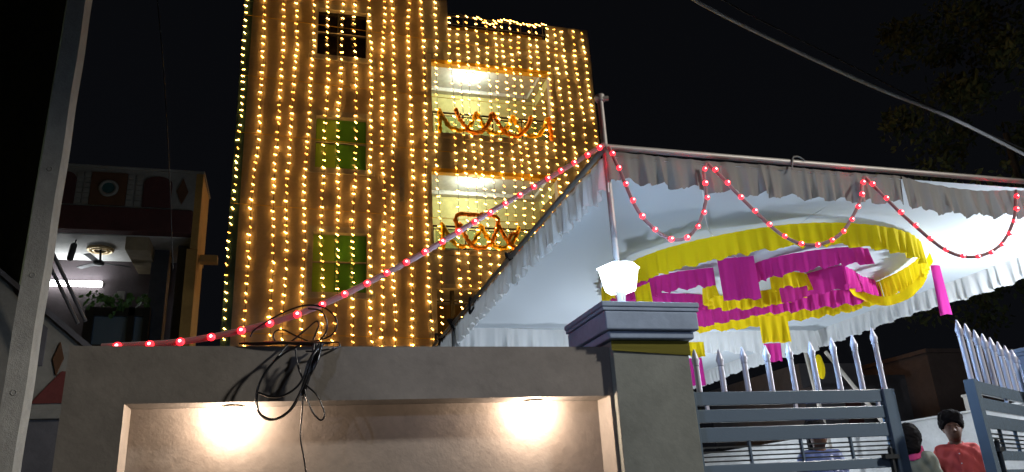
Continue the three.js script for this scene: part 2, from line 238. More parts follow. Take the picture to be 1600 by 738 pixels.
// ------------------------------------------------------------------ house on the left with the lit balcony
const left = thing('balcony_house', 'dark two-storey house with a painted parapet above a tube-lit balcony', 'house');
const LZ = -14;
mesh('parapet', bx(-5.4, -1.74, 6.8, 7.55, LZ - 0.15, LZ), M.oldWhite, left);
mesh('parapet_side', bx(-1.74, -1.62, 6.1, 7.55, LZ - 1.2, LZ + 0.001), M.orangeLitSide, left);  // orange glow of the fairy lights is put into this side's colour
mesh('coping', bx(-5.42, -1.6, 7.552, 7.6, LZ - 1.22, LZ + 0.03, 0.01), M.oldWhite, left);
mesh('roof_band', bx(-5.4, -1.742, 6.36, 6.8, LZ - 0.2, LZ + 0.06, 0.02), M.maroon, left);
mesh('ceiling', bx(-5.4, -1.742, 6.35, 6.5, LZ - 1.72, LZ - 0.202), M.ceilingWhite, left);
mesh('beam', bx(-2.84, -2.46, 6.1, 6.349, LZ - 1.7, LZ - 0.21, 0.01), plaster(0.42, 0.33, 0.2, 0.002), left);
mesh('back_wall', bx(-5.4, -1.742, 0, 6.35, LZ - 1.85, LZ - 1.7), M.greyRoom, left);
mesh('side_wall', bx(-1.8, -1.62, 0, 6.098, LZ - 1.0, LZ - 0.05), M.orangeLitSide, left);  // same orange glow painted into the wall colour
mesh('column', bx(-2.5, -2.2, 3.2, 6.348, LZ - 1.2, LZ - 0.9, 0.01), M.farDark, left);
mesh('column', bx(-2.02, -1.86, 3.2, 6.348, LZ - 0.9, LZ - 0.6, 0.01), M.farDark, left);
mesh('balcony_floor', bx(-5.4, -1.742, 3.0, 3.2, LZ - 1.7, LZ), M.oldWhite, left);
mesh('wall', bx(-5.4, -1.742, 0, 3.0, LZ - 0.4, LZ - 0.2), M.farDark, left);
mesh('body', bx(-5.4, -2.5, 0, 6.4, LZ - 9, LZ - 1.86), M.farDark, left);
mesh('bracket', bx(-1.6, -1.3, 5.95, 6.08, LZ - 0.5, LZ - 0.3), M.orangeLitSide, left);
{ const zf = LZ + 0.002, zt = 0.03;
  const arch = (x0, x1) => { const m = (x0 + x1) / 2, p = [[x0, 6.84], [x1, 6.84], [x1, 7.3]]; for (let i = 1; i < 12; i++) p.push([m + (x1 - m) * Math.cos(i * Math.PI / 12), 7.3 + 0.14 * Math.sin(i * Math.PI / 12)]); p.push([x0, 7.3]); return extrude(p, zt, zf); };
  mesh('arch_panel', arch(-3.98, -3.7), M.maroon, left); mesh('arch_panel', arch(-2.6, -2.13), M.maroon, left);
  const b = mesh('brown_panel', bx(-3.46, -2.88, 6.84, 7.46, zf, zf + zt), M.brownPaint, left);
  mesh('medallion', new THREE.TorusGeometry(0.13, 0.035, 8, 28).translate(-3.17, 7.16, zf + zt), M.oldWhite, b); mesh('medallion_disc', new THREE.CylinderGeometry(0.1, 0.1, 0.03, 20).rotateX(Math.PI / 2).translate(-3.17, 7.16, zf + zt), M.teal, b);
  for (const x of [-3.64, -3.52, -2.82, -2.68]) for (let j = 0; j < 6; j++) mesh('block', bx(x - 0.05, x + 0.05, 6.86 + j * 0.1, 6.94 + j * 0.1, zf, zf + 0.02), M.oldWhite, left);
  mesh('diamond', extrude([[-2.05, 7.17], [-1.95, 6.92], [-1.85, 7.17], [-1.95, 7.43]], zt, zf), M.brownPaint, left);
}
{
  const t = thing('tube_light', 'long white tube light glowing on the balcony back wall of the left house', 'tube light', [-3.95, 5.86, LZ - 1.62]);
  mesh('fitting', bx(-0.52, 0.52, -0.03, 0.05, -0.078, -0.03), M.trim, t);
  mesh('tube', new THREE.CylinderGeometry(0.055, 0.055, 1, 14).rotateZ(Math.PI / 2), M.tubeGlow, t);
  const l = new THREE.RectAreaLight(0xeef6ff, POWER.tube, 1, 0.06); l.position.set(0, 0, 0.04); l.rotation.y = Math.PI; t.add(l);
  const l2 = new THREE.RectAreaLight(0xeef6ff, POWER.tube, 1, 0.06); l2.position.set(0, 0.035, 0.03); l2.rotation.x = Math.PI / 2; t.add(l2);
  const f = thing('ceiling_fan', 'dark three-bladed ceiling fan under a brass rose in the left balcony', 'ceiling fan', [-3.38, 6.34, LZ - 0.9]);
  mesh('rose', [new THREE.TorusGeometry(0.2, 0.03, 8, 28).rotateX(Math.PI / 2).translate(0, -0.03, 0), new THREE.TorusGeometry(0.12, 0.025, 8, 24).rotateX(Math.PI / 2).translate(0, -0.04, 0)], M.brass, f);
  mesh('rod', rod(V(0, -0.02, 0), V(0.02, -0.24, 0), 0.018), M.dark, f);
  mesh('motor', new THREE.LatheGeometry([[0, -0.33], [0.09, -0.32], [0.1, -0.28], [0.06, -0.24], [0, -0.23]].map((p) => new THREE.Vector2(...p)), 20), M.dark, f);
  for (const a of [0.35, 2.44, 4.54]) mesh('blade', new RoundedBoxGeometry(0.44, 0.012, 0.11, 2, 0.005).rotateX(0.15).translate(0.31, -0.285, 0).rotateY(a), M.dark, f);
  solo('hanging_ornament', [new THREE.CapsuleGeometry(0.055, 0.24, 6, 12).rotateZ(-0.12).translate(-3.74, 6.12, LZ - 0.5), rod(V(-3.72, 6.25, LZ - 0.5), V(-3.7, 6.35, LZ - 0.5), 0.012)], M.dark, 'dark oblong ornament hanging from the left balcony ceiling beside the fan', 'ornament');
  solo('switch_box', bx(-3.17, -3.03, 5.58, 5.74, LZ - 1.698, LZ - 1.64, 0.01), M.trim, 'small pale switch box on the back wall right of the tube light', 'switch box');
  const c = thing('display_cabinet', 'dark wooden cabinet with two bluish glass panes beneath the trailing plant', 'cabinet', [-2.95, 3.2, LZ - 0.8]);
  mesh('frame', [bx(-0.5, -0.36, 0, 1.98, -0.2, 0.1), bx(0.2, 0.3, 0, 1.98, -0.2, 0.1), bx(0.45, 0.55, 0, 1.98, -0.2, 0.1), bx(-0.358, 0.448, 1.82, 1.97, -0.2, 0.1), bx(-0.358, 0.448, 0, 1.3, -0.2, 0.09)], M.cabinet, c);
  const pm = phys(0.10, 0.14, 0.18, { roughness: 0.12, clearcoat: 1 });
  mesh('pane', bx(-0.36, 0.2, 1.3, 1.82, 0, 0.02), pm, c); mesh('pane', bx(0.3, 0.45, 1.3, 1.82, 0, 0.02), pm, c);
  const p = thing('trailing_plant', 'green leafy plant trailing over the dark cabinet beside the tube light', 'plant', [-2.98, 5.2, LZ - 0.75]);
  const st = [], lf = [];
  for (let i = 0; i < 14; i++) { const a = V(rr(-0.15, 0.5), 0, rr(-0.1, 0.1)), e = V(a.x + rr(-0.55, 0.25), rr(-0.25, 0.22), rr(-0.1, 0.25)), m = a.clone().lerp(e, 0.5).add(V(0, 0.14, 0)); st.push(tube([a, m, e], 0.006, 8, 4)); const cv = curve([a, m, e]);
    for (let k = 0; k < 9; k++) { const q = cv.getPointAt(0.2 + k * 0.1), g = new THREE.CircleGeometry(rr(0.035, 0.06), 6).scale(1, 0.65, 1); g.rotateX(rr(-1.2, 0.6)); g.rotateZ(rr(0, 6)); g.rotateY(rr(-0.9, 0.9)); lf.push(g.translate(q.x + rr(-0.04, 0.04), q.y + rr(-0.04, 0.04), q.z + rr(-0.03, 0.03))); } }
  mesh('stem', st, M.leaf, p); mesh('leaves', lf, M.leaf, p);
}
{
  const s = thing('stair_parapet', 'pale sloping stair wall with dark diamonds and a red panel beside the concrete pole', 'wall');
  mesh('wall', extrude([[-3.4, 2.6], [-2.02, 2.6], [-2.02, 3.22], [-2.15, 3.31], [-2.51, 3.64], [-3.4, 4.4]], 0.14, -9.14), M.oldWhite, s);
  mesh('coping', extrude([[-3.4, 4.403], [-2.02, 3.204], [-2.0, 3.26], [-3.4, 4.46]], 0.24, -9.19), M.farDark, s);
  mesh('ledge', bx(-3.4, -2.0, 2.5, 2.598, -9.2, -8.94, 0.01), M.oldWhite, s);
  mesh('diamond', extrude([[-2.35, 3.12], [-2.3, 2.95], [-2.25, 3.13], [-2.3, 3.3]], 0.02, -8.998), M.brownPaint, s);
  mesh('dark_panel', extrude([[-2.62, 3.05], [-2.44, 3.05], [-2.44, 3.45], [-2.53, 3.53], [-2.62, 3.45]], 0.02, -8.998), M.farDark, s);
  mesh('red_panel', extrude([[-2.5, 2.66], [-2.06, 2.66], [-2.06, 2.98], [-2.25, 2.99]], 0.02, -8.998), M.darkRed, s);
  mesh('base_wall', bx(-3.4, -2.05, 0, 2.498, -9.15, -9), M.farDark, s);
  solo('stay_strut', [rod(V(-2.4, 4.05, -8.4), V(-2.02, 3.36, -8.4), 0.018), rod(V(-2.33, 4.08, -8.38), V(-1.95, 3.38, -8.38), 0.018)], M.wireDark, 'pair of dark diagonal struts crossing in front of the tube light', 'strut');
}
{ const o = thing('neighbour_wall', 'dark olive plastered wall in deep shade behind the concrete pole', 'wall');
  o.position.set(-2.84, 0, -9.2); o.rotation.y = R(-48); mesh('wall', bx(-12, 0, 0, 8.6, -0.3, 0), M.oliveWall, o); mesh('coping', bx(-12, 0.03, 8.6, 8.7, -0.34, 0.04), M.oliveWall, o); }
{ const o = thing('utility_pole', 'tall grey concrete pole rising at the left edge of the picture', 'pole', [-2.335, 0, -8]);
  const g = new THREE.BoxGeometry(0.172, 9, 0.24, 1, 40, 1).translate(0, 4.5, 0), p = g.attributes.position; for (let i = 0; i < p.count; i++) { const k = 1.04 - p.getY(i) * 0.008; p.setX(i, p.getX(i) * k + 0.004 * Math.sin(p.getY(i) * 5.3)); }
  g.computeVertexNormals(); mesh('shaft', boxUV(g), M.concrete, o);
  for (let i = 0; i < 3; i++) mesh('hole_rim', new THREE.TorusGeometry(0.022, 0.006, 6, 14).translate(0, 2.6 + i * 1.1, 0.121), M.concrete, o);
  solo('thin_wire', tube([V(-1.67, 7.6, -8), V(-1.5, 6.3, -8.5), V(-1.38, 5.0, -9), V(-1.35, 4.3, -9.5)], 0.006, 20, 5), M.blackPlastic, 'thin dark wire slanting down beside the concrete pole', 'wire');
}

// ------------------------------------------------------------------ boundary wall with its lit recess
{
  const w = thing('boundary_wall', 'plastered boundary wall with a long lit recess, left of the gate pillar', 'wall');
  mesh('wall', extrude([[-0.985, 0], [1.757, 0], [1.757, 2.2], [-0.985, 2.2]], 0.22, -4.22, [rect(-0.722, 1.738, 0.45, 1.925)]), M.wall, w);
  mesh('recess_panel', bx(-0.76, 1.755, 0.4, 1.96, -4.28, -4.19), M.recess, w);
  [[-0.246, 'left'], [1.324, 'right']].forEach(([x, s]) => {
    const o = thing('recess_lamp', s === 'left' ? 'warm downlight at the top of the wall recess, below the black cable coil' : 'warm downlight at the top of the wall recess, next to the gate pillar', 'downlight', [x, 1.925, -4.115], 0, 'warm downlights in the wall recess');
    mesh('housing', new THREE.CylinderGeometry(0.044, 0.047, 0.01, 24).translate(0, -0.006, 0), M.trim, o);
    mesh('bulb', new THREE.SphereGeometry(0.05, 20, 10, 0, Math.PI * 2, Math.PI / 2, Math.PI / 2).scale(1, 0.62, 1).translate(0, -0.012, 0), M.recessGlow, o);
    lampLight('point', 0xffdec2, POWER.recess * 0.16, [0, -0.03, 0.0], 1.2, o);
  });
}
function gatePillar(label, x0, x1, z0, z1, top) {
  const o = thing('gate_pillar', label, 'gate pillar'), c = top - 0.215;
  mesh('shaft', bx(x0, x1, 0, c, z0, z1, 0.006), M.pillar, o);
  const k = mesh('cap', bx(x0 - 0.055, x1 + 0.055, c + 0.05, top - 0.055, z0 - 0.065, z1 + 0.065, 0.012), M.pillarCap, o);  // cap blue is part paint, part lantern bloom put into the colour
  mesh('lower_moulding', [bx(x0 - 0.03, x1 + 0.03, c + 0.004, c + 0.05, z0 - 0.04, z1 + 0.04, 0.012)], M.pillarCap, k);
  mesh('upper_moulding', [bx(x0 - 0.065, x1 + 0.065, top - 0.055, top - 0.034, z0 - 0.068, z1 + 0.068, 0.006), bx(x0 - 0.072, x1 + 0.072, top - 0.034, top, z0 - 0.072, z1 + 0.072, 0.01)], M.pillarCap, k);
  return o;
}
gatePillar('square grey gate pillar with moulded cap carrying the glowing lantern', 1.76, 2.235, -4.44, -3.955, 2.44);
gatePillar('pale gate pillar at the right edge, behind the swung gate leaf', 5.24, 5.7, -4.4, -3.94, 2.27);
{ // yellow ribbon round the pillar neck
  const p = [], n = 60; for (let i = 0; i <= n; i++) { const t = i / n; p.push([1.752 + t * 0.49, t]); }
  const pos = [], idx = []; p.forEach(([x, t], i) => { for (let j = 0; j < 6; j++) { const v = j / 5, h = 0.055 + 0.03 * t; pos.push(x, 2.224 - v * h, -3.953 + 0.006 + 0.003 * Math.sin(v * 14 + t * 3)); if (i < n && j < 5) { const a = i * 6 + j; idx.push(a, a + 1, a + 6, a + 1, a + 7, a + 6); } } });
  const g = new THREE.BufferGeometry(); g.setAttribute('position', new THREE.Float32BufferAttribute(pos, 3)); g.setIndex(idx); g.computeVertexNormals(); g.setAttribute('uv', new THREE.Float32BufferAttribute(pos.filter((_, i) => i % 3 < 2), 2));
  solo('ribbon', g, cloth(0.12, 0.112, 0.022, 0.05), 'olive yellow ribbon wrapped under the cap of the lantern pillar', 'ribbon');
}
{
  const o = thing('pillar_lantern', 'glowing white tapered lantern standing on the gate pillar cap', 'lantern', [1.962, 2.44, -4.2]);
  mesh('stem', new THREE.LatheGeometry([[0, 0], [0.06, 0], [0.06, 0.012], [0.025, 0.022], [0.02, 0.05], [0.03, 0.13], [0.036, 0.15], [0, 0.15]].map((p) => new THREE.Vector2(...p)), 20), M.trim, o);
  mesh('lamp_glass', new THREE.LatheGeometry([[0, 0.148], [0.094, 0.15], [0.104, 0.185], [0.126, 0.29], [0.12, 0.296], [0, 0.3]].map((p) => new THREE.Vector2(...p)), 6).rotateY(0.3), M.lampWhite, o);
  mesh('rim', new THREE.LatheGeometry([[0.118, 0.296], [0.134, 0.291], [0.136, 0.3], [0.118, 0.308], [0.08, 0.322], [0.03, 0.33], [0, 0.332], [0, 0.304], [0.11, 0.298]].map((p) => new THREE.Vector2(...p)), 6).rotateY(0.3), M.lampWhite, o);
  lampLight('point', 0xb4d8ff, POWER.lantern, [0, 0.23, 0], 5, o);
}

// ------------------------------------------------------------------ gate leaves
function gateLeaf(label, pos, turn, len, tops, flip) {
  const o = thing('gate_leaf', label, 'gate', pos, turn, 'gate leaves'), H = 1.94, s = (a, b) => flip ? [len - b, len - a] : [a, b], X = (x) => flip ? len - x : x;
  const B = (n, a, b, y0, y1, z0, z1, m = M.gate, par = o, r = 0.004) => { const [p, q] = s(a, b); return mesh(n, bx(p, q, y0, y1, z0, z1, r), m, par); };
  B('stile', len - 0.085, len, 0.06, H, -0.03, 0.03); B('stile', 0, 0.03, 0.06, H, -0.03, 0.03);
  B('board', 0.03, len - 0.085, H - 0.078, H - 0.001, -0.014, 0.014);
  for (const [a, b] of [[0.102, 0.175], [0.203, 0.285], [0.41, 0.468]]) B('board', 0.03, len - 0.085, H - b, H - a, -0.014, 0.014);
  for (let k = 0; k < 4; k++) B('grille_bar', 0.03, len - 0.085, H - 0.317 - k * 0.026, H - 0.309 - k * 0.026, -0.006, 0.006, M.gateDark, o, 0);
  for (let k = 1; k < 4; k++) B('grille_divider', k * len * 0.245 - 0.006, k * len * 0.245 + 0.006, H - 0.41, H - 0.285, -0.01, 0.01, M.gate, o, 0);
  for (let k = 0; k < 3; k++) B('tie_block', k * len * 0.42 + 0.1, k * len * 0.42 + 0.118, H - 0.103, H - 0.077, -0.01, 0.01, M.steel, o, 0);
  for (let y = H - 0.52; y > 0.2; y -= 0.115) B('board', 0.03, len - 0.085, y - 0.085, y, -0.014, 0.014);
  const latch = mesh('latch', [bx(...s(len - 0.14, len - 0.125), H - 0.72, H - 0.36, 0.02, 0.045), bx(...s(len - 0.19, len - 0.09), H - 0.42, H - 0.395, 0.016, 0.05)], M.gateDark, o);
  mesh('knob', ball(X(len - 0.133), H - 0.36, 0.034, 0.014), M.gateDark, latch);
  tops.forEach((t, i) => {
    const x = X((flip ? 0.03 : 0.075) + i * (len - (flip ? 0.1 : 0.12)) / (tops.length - 1)), p = mesh('picket', new THREE.CylinderGeometry(0.0165, 0.0165, t - 0.1, 12).translate(x, H + (t - 0.1) / 2, 0), M.steel, o);
    mesh('spear_tip', new THREE.LatheGeometry([[0, 0], [0.017, 0], [0.02, 0.006], [0.017, 0.012], [0.024, 0.036], [0.02, 0.05], [0.005, 0.1], [0, 0.102]].map((q) => new THREE.Vector2(...q)), 10).translate(x, H + t - 0.1, 0), M.steel, p);
  });
  return o;
}
gateLeaf('grey board gate leaf with silver spear pickets beside the lantern pillar', [2.24, 0, -4.03], 0, 1.42, [0.25, 0.25, 0.265, 0.275, 0.29, 0.30, 0.325, 0.345, 0.39], false);
gateLeaf('grey board gate leaf swung outward at the right edge, spear pickets stepping down', [3.915, 0, -3.678], Math.atan2(0.486, 0.874), 1.5, [0.37, 0.37, 0.35, 0.345, 0.34, 0.33, 0.32, 0.31, 0.30].reverse(), true);

// ------------------------------------------------------------------ tent: pipes, cloth, frills
const TH = 3.82, TX0 = 2.22, TX1 = 8.1, TZ0 = -4.75, TZ1 = -10.25, TZ2 = -15.6;
function frill(pts, drop, o = {}) {
  const { amp = 0.02, wave = 0.11, rows = 5, ragged = 0.012, sag = 0.004, closed = false, flare = 0 } = o, c = Array.isArray(pts) ? curve(pts, closed) : pts, L = c.getLength(), n = Math.ceil(L / 0.018), pos = [], uv = [], idx = [];
  let ph = rr(0, 6), w = wave; const dir = V(0, 0, 0), a = rr(0, 6), b = rr(0, 6);
  for (let i = 0; i <= n; i++) {
    const t = i / n, p = c.getPointAt(t), q = c.getTangentAt(t); dir.set(-q.z, 0, q.x).normalize();
    if (i % 6 === 0) w = wave * rr(0.65, 1.5);
    ph += (L / n) * 6.283 / w;
    const k = Math.sin(ph + 0.6 * Math.sin(ph)) + 0.45 * Math.sin(ph * 0.43 + a) + 0.3 * Math.sin(ph * 2.3 + a), dr = drop * (1 + 0.05 * Math.sin(t * L * 2.1 + b)) + ragged * Math.sin(ph * 0.5 + a) + rr(-ragged, ragged) * 0.4;
    for (let j = 0; j < rows; j++) {
      const v = j / (rows - 1), s = amp * (0.25 + 0.85 * v) * k + flare * v * v + 0.02 * v * Math.sin(t * L * 1.7 + a);
      pos.push(p.x + dir.x * s, p.y - v * dr - sag * (1 + Math.sin(t * L * 4 + b)), p.z + dir.z * s); uv.push(t * L, v * drop);
      if (i < n && j < rows - 1) { const e = i * rows + j; idx.push(e, e + 1, e + rows, e + 1, e + rows + 1, e + rows); }
    }
  }
  const g = new THREE.BufferGeometry(); g.setAttribute('position', new THREE.Float32BufferAttribute(pos, 3)); g.setAttribute('uv', new THREE.Float32BufferAttribute(uv, 2)); g.setIndex(idx); g.computeVertexNormals(); return g;
}
function sheet(x0, x1, z0, z1, y) {
  const nx = 80, nz = 70, pos = [], uv = [], idx = [];
  for (let i = 0; i <= nx; i++) for (let j = 0; j <= nz; j++) {
    const u = i / nx, v = j / nz, x = x0 + (x1 - x0) * u, z = z0 + (z1 - z0) * v, e = Math.min(u, 1 - u, v, 1 - v);
    pos.push(x, y - 0.10 * Math.sin(u * Math.PI) * Math.sin(v * Math.PI) - 0.012 * Math.sin(u * 18.85 + Math.sin(v * 7)) * Math.min(1, e * 8) + 0.008 * Math.sin((x + z) * 5 + Math.sin(x * 2)) * Math.min(1, e * 6), z); uv.push(x, z);
    if (i < nx && j < nz) { const a = i * (nz + 1) + j; idx.push(a, a + 1, a + nz + 1, a + 1, a + nz + 2, a + nz + 1); }
  }
  const g = new THREE.BufferGeometry(); g.setAttribute('position', new THREE.Float32BufferAttribute(pos, 3)); g.setAttribute('uv', new THREE.Float32BufferAttribute(uv, 2)); g.setIndex(idx); g.computeVertexNormals(); return g;
}
{
  const t = thing('wedding_tent', 'white cloth wedding tent with pleated frill edges on steel pipes, behind the gate', 'tent');
  mesh('ceiling_cloth', sheet(TX0, TX1, TZ0, TZ1, TH - 0.03), M.whiteCeil, t);
  mesh('ceiling_cloth', sheet(TX0, TX1, TZ1 - 0.01, TZ2, TH - 0.03), M.whiteCeil, t);
  for (const [z0, z1] of [[TZ0, TZ1], [TZ1, TZ2]]) for (const k of [2, 4]) { const x = TX0 + (TX1 - TX0) * k / 5, pts = []; for (let j = 1; j < 20; j++) pts.push(V(x, TH - 0.036 - 0.10 * Math.sin(k / 5 * Math.PI) * Math.sin(j / 20 * Math.PI), z0 + (z1 - z0) * j / 20)); mesh('seam', new THREE.TubeGeometry(curve(pts), 40, 0.003, 5), M.whiteCeil, t); }
  const fr = (a, drop, o, m = M.white) => mesh('frill', frill(a, drop, o), m, t);
  fr([V(TX0, TH + 0.02, TZ0), V(3.1, TH + 0.005, TZ0), V(4.9, TH, TZ0)], 0.25, { amp: 0.022, wave: 0.13, ragged: 0.02 }, M.greyFrill);  // front frill cloth darkened in colour to offset the street lamp
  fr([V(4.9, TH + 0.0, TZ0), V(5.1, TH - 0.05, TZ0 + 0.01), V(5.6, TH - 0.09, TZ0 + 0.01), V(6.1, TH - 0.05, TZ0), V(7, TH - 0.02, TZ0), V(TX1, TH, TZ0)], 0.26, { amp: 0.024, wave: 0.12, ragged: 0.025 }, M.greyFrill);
  fr([V(TX0, TH, TZ0), V(TX0 - 0.01, TH, -7.5), V(TX0, TH, TZ1)], 0.27, { amp: 0.028, wave: 0.15, ragged: 0.03 });
  fr([V(TX0, TH, TZ1), V(TX0, TH, TZ2)], 0.27, { amp: 0.024, wave: 0.16 });
  fr([V(TX0, TH - 0.02, TZ1 + 0.03), V(5, TH - 0.06, TZ1 + 0.03), V(TX1 - 0.05, TH - 0.02, TZ1 + 0.03)], 0.34, { amp: 0.03, wave: 0.19, ragged: 0.025, rows: 6 });
  fr([V(TX1, TH, TZ0), V(TX1, TH - 0.02, TZ1)], 0.27, { amp: 0.022, wave: 0.16 });
  fr([V(TX1, TH, TZ1), V(TX1, TH - 0.02, TZ2)], 0.27, { amp: 0.022, wave: 0.16 });
  fr([V(TX0, TH, TZ2), V(TX1, TH, TZ2)], 0.27, { amp: 0.022, wave: 0.16 });
  const f = thing('pipe_scaffold', 'steel pipe frame holding up the white tent, its corner post behind the lantern', 'frame');
  mesh('front_pipe', rod(V(TX0, TH + 0.05, TZ0), V(TX1, TH + 0.03, TZ0), 0.024), M.pipe, f);
  mesh('left_pipe', rod(V(TX0, TH + 0.05, TZ0), V(TX0 - 0.02, TH + 0.04, TZ2), 0.024), M.pipe, f);
  mesh('right_pipe', rod(V(TX1, TH + 0.03, TZ0), V(TX1, TH + 0.03, TZ2), 0.024), M.pipe, f);
  mesh('cross_pipe', rod(V(TX0, TH + 0.06, TZ1), V(TX1, TH + 0.06, TZ1), 0.022), M.pipe, f);
  const cp = mesh('corner_post', rod(V(2.2, 0.1, TZ0 - 0.01), V(2.235, 4.3, TZ0 - 0.03), 0.023), M.pipe, f);
  mesh('pipe_clamp', [new THREE.CylinderGeometry(0.036, 0.036, 0.05, 14).translate(2.235, 4.3, TZ0 - 0.03), rod(V(2.19, 4.29, TZ0 - 0.03), V(2.29, 4.29, TZ0), 0.02)], M.pipe, cp);
  for (const [x, z] of [[TX0 - 0.01, TZ1], [3.0, TZ1 + 0.0], [TX0, TZ2], [TX1, TZ0], [TX1, TZ2]]) mesh('post', rod(V(x, 0.1, z - 0.05), V(x, TH + 0.06, z - 0.05), 0.024), M.pipe, f);
  for (const z of [-7.4, -9.1, TZ1, -11.2]) { const g = []; for (let i = 0; i < 5; i++) { const a = V(TX0 + rr(-0.04, 0.04), TH + 0.04 + rr(-0.02, 0.03), z + rr(-0.06, 0.06)); g.push(tube([a, a.clone().add(V(rr(-0.07, 0.05), 0.05, 0)), a.clone().add(V(rr(-0.09, 0.09), rr(-0.2, 0.02), rr(-0.05, 0.05)))], 0.016, 10, 6)); } mesh('cloth_tie', g, M.dark, f); }
  mesh('cloth_tie', [tube([V(3.82, TH + 0.03, TZ0 + 0.03), V(3.84, TH + 0.075, TZ0 + 0.03), V(3.91, TH + 0.085, TZ0 + 0.02), V(3.94, TH + 0.05, TZ0 + 0.03)], 0.007, 20, 6), tube([V(3.82, TH + 0.04, TZ0 + 0.03), V(3.8, TH - 0.04, TZ0 + 0.04)], 0.006, 8, 6)], M.greyFrill, f);
  const p = thing('tent_post', 'white bamboo post under the far right tent edge with a slanting brace', 'post');
  mesh('post', rod(V(8.15, 0.1, -10.3), V(7.86, TH, -10.3), 0.035), M.whitePipe, p);
  mesh('brace', rod(V(8.02, 3.4, -10.0), V(8.3, 1.7, -9.0), 0.03), M.whitePipe, p);
  tag(mesh('string', tube([V(3.05, 3.66, -4.85), V(3.8, 3.7, -6), V(4.9, 3.69, -7)], 0.004, 20, 4), M.wire), 'thin cord stretched under the tent ceiling behind the red lights', 'cord');
}
